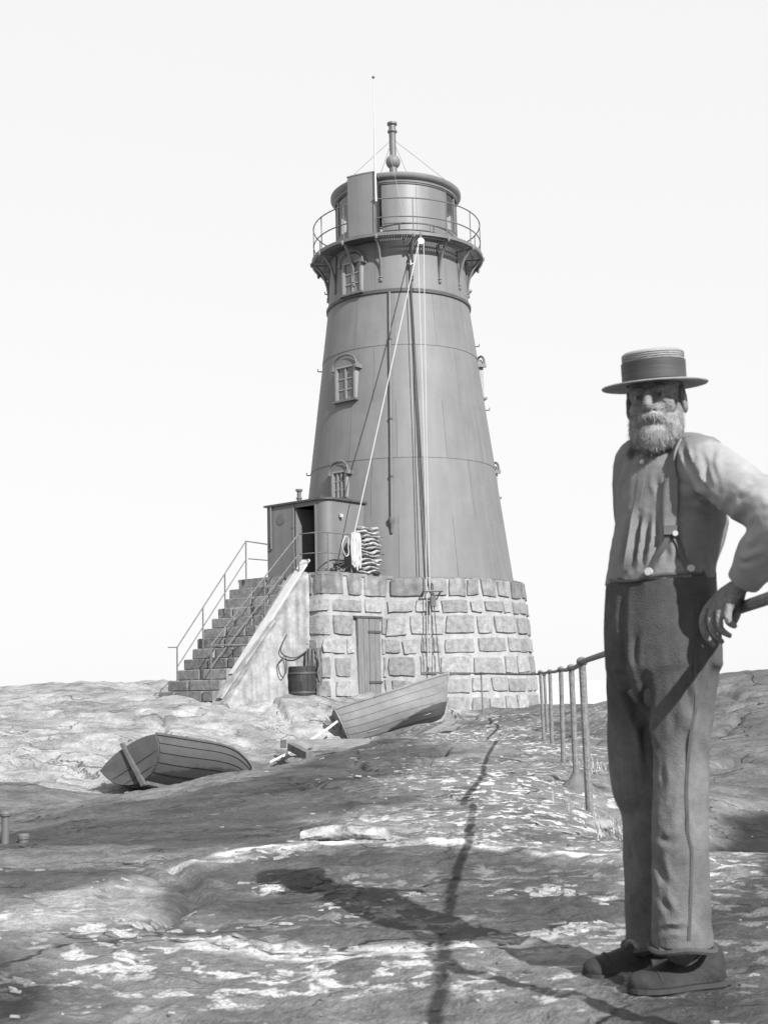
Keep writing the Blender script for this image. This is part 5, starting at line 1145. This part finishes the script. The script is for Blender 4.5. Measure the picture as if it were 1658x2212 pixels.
# shoes
M_SHOE = mat('scuffed_leather', .016, .8, .6, 12, .4, 40); M_SOLE = mat('shoe_sole', .03, .8, .2, 20)
SHP = [(0,.55,.080),(.16,.84,.102),(.28,.80,.098),(.40,.80,.080),(.52,.90,.060),(.66,1.02,.047),(.80,.98,.040),(.90,.80,.035),(1.0,.18,.018)]
M_LACE = mat('shoe_lace', .04, .8, .1, 20)
def shoe(heel, d, ln, w, zg):
    d = d.normalized(); s = Vector((-d.y, d.x, 0)); rings = []
    prof = [(0,.55,.080,.0),(.05,.76,.092,.0),(.16,.84,.102,0),(.28,.80,.098,0),(.40,.80,.080,0),(.52,.90,.060,0),(.66,1.02,.047,0),(.80,.98,.040,0),(.90,.80,.035,0),(.97,.50,.028,.002),(1.0,.18,.018,.004)]
    sole = []
    for u, ww, h, z in prof:
        c = heel+d*(u*ln-.07); c = Vector((c.x,c.y,zg)); rr = w/2*ww
        rings.append([tuple(c+s*(math.cos(t)*rr*(1 if math.sin(t) < .2 else .85))+UPV*(.016+max(0,math.sin(t))**.8*h+min(0,math.sin(t))*.006)) for t in np.linspace(0,2*PI,18,endpoint=False)])
        sole.append([tuple(c+s*(k*(rr+.006))+UPV*zz) for k, zz in ((-1,.002),(1,.002),(1,.014),(-1,.014))])
    return loft(rings), loft(sole)
for (h, d) in (foot_l, foot_r):
    zg = H(h.x+d.x*.1, h.y+d.y*.1)-.002; up_, so_ = shoe(h+d*.0, d, .272, .098, zg); sh = mpart('shoe', up_, M_SHOE, angle=60); mpart('sole', so_, M_SOLE, sh, smooth=False)
    sd = Vector((-d.y, d.x, 0)).normalized(); dn = d.normalized()
    def top(u, k, e=.002):
        uu, ww, hh = [q[0] for q in SHP], [q[1] for q in SHP], [q[2] for q in SHP]; c = h+dn*(u*.272-.07); w_ = .098/2*np.interp(u,uu,ww)*.85; a = PI/2-k
        return Vector((c.x,c.y,zg))+sd*(math.cos(a)*w_)+UPV*(.016+max(0,math.sin(a))**.8*np.interp(u,uu,hh)+e)
    for u in (.36,.42,.48,.54): mpart('lace', tube([top(u, k) for k in (-.45,-.2,.2,.45)], .0028, 5), M_LACE, sh)
    mpart('toe_cap_seam', tube([top(.72+.03*math.cos(k), k) for k in np.linspace(-1.35,1.35,11)], .0022, 5), M_SOLE, sh)
    mpart('heel', xf(rbox(-.04,.035,-.037,.037,.0,.020,.004), Matrix.Translation(Vector((h.x-dn.x*.04,h.y-dn.y*.04,zg))) @ Matrix.Rotation(math.atan2(dn.y,dn.x),4,'Z')), M_SOLE, sh, smooth=False)
# beard, moustache, hair, eyebrows
M_BEARD = mat('grey_beard', .23, .9, .35, 40, .3, 200)
bd = [hel(0,.062,-.106,.048,.042,.044), hel(.043,.040,-.088,.030,.042,.050), hel(-.043,.040,-.088,.030,.042,.050), hel(.062,.010,-.055,.014,.028,.050), hel(-.062,.010,-.055,.014,.028,.050),
      hel(0,.034,-.126,.042,.040,.022), limb([hp(-.040,.070,-.068), hp(-.018,.096,-.054), hp(0,.101,-.050), hp(.018,.096,-.054), hp(.040,.070,-.068)], [.007,.012,.010,.012,.007], 4, 10)]
BV_, BN, BF = fuse(bd, .0038, 3)
BV_ += BN*(nz3(BV_,45,45,28,23)*.010+nz3(BV_,160,160,90,25)*.003)[:,None]
beard = mpart('beard', (BV_.tolist(), BF), M_BEARD)
def hairs(Vs, Ns, n, ln, seed, down=.6, w=.0009):
    r = np.random.default_rng(seed); V_ = []; F_ = []
    for i in r.integers(0, len(Vs), n):
        p = Vector(Vs[i]); nn = Vector(Ns[i]); l = ln*r.uniform(.5,1.2); t = (nn*.6+Vector((r.normal(0,.25), r.normal(0,.25), -down+r.normal(0,.2)))).normalized()
        s = t.cross(nn); s = s.normalized() if s.length > 1e-4 else HL; o = len(V_); e = p+t*l+Vector((0,0,-l*.25)); mid = p+t*(l*.55)
        V_ += [tuple(p-s*w), tuple(p+s*w), tuple(mid+s*w*.8), tuple(mid-s*w*.8), tuple(e)]; F_ += [(o,o+1,o+2,o+3), (o+3,o+2,o+4)]
    return V_, F_
mpart('beard_hair', merge(hairs(BV_, BN, 7000, .010, 6, .8, .0004), hairs(BV_, BN, 1500, .015, 7, .8, .0004)), M_BEARD, beard, smooth=False)['kind'] = 'stuff'
hr_ = [hel(0,-.040,.0,.080,.072,.060), hel(.074,-.005,.012,.008,.026,.030), hel(-.074,-.005,.012,.008,.026,.030), hel(0,-.065,-.035,.060,.040,.035)]
HV, HN, HF_ = fuse(hr_, .005, 3); HV += HN*(nz3(HV,70,70,30,27)*.010)[:,None]
hair = mpart('hair', (HV.tolist(), HF_), mat('dark_grey_hair', .10, .85, .4, 60, .5, 180))
for sx in (-1, 1): mpart('eyebrow', limb([hp(sx*.014,.094,.020), hp(sx*.032,.093,.026), hp(sx*.050,.080,.022)], [.003,.004,.002], 3, 8), mat('dark_grey_hair', .1), None)
# straw boater
hat_c = Q(1412, 829, -.02); HT = Matrix.Translation(hat_c) @ Matrix.Rotation(rad(-2.0),4,'Y') @ Matrix.Rotation(rad(6.0),4,'X') @ Matrix.Diagonal((1.0,1.06,1.0,1.0))
M_STRAW = mat('plaited_straw', .27, .7, .16, 4, .5, 26, stretch=(1,1,26)); 
cr = .0845
def hl(prof, n=64): return xf(lathe(prof, (0,0,0), n), HT)
hat = mpart('boater_hat', hl([(cr-.002,.0),(cr,.004),(cr+.001,.086),(cr-.004,.0905),(cr-.02,.093),(.03,.094),(0,.094)]), M_STRAW)
bp_ = [(cr-.004,.0)]; 
brim = hl([(cr-.006,.003),(cr+.004,.004),(.11,.001),(.135,-.002),(.1475,-.003),(.149,-.0055),(.147,-.008),(.134,-.007),(.11,-.004),(cr-.006,-.002)])
mpart('brim', brim, M_STRAW, hat); mpart('hat_band', hl([(cr+.0035,.006),(cr+.0055,.008),(cr+.0058,.061),(cr+.0035,.0635)]), mat('black_ribbon', .04, .6, .25, 5, .15, 30, stretch=(1,1,14)), hat)
rg_ = [hl([(cr+.0012,z-.0016),(cr+.0032,z),(cr+.0012,z+.0016)]) for z in (.070,.076,.082)]
mpart('straw_plait', merge(*rg_), M_STRAW, hat)
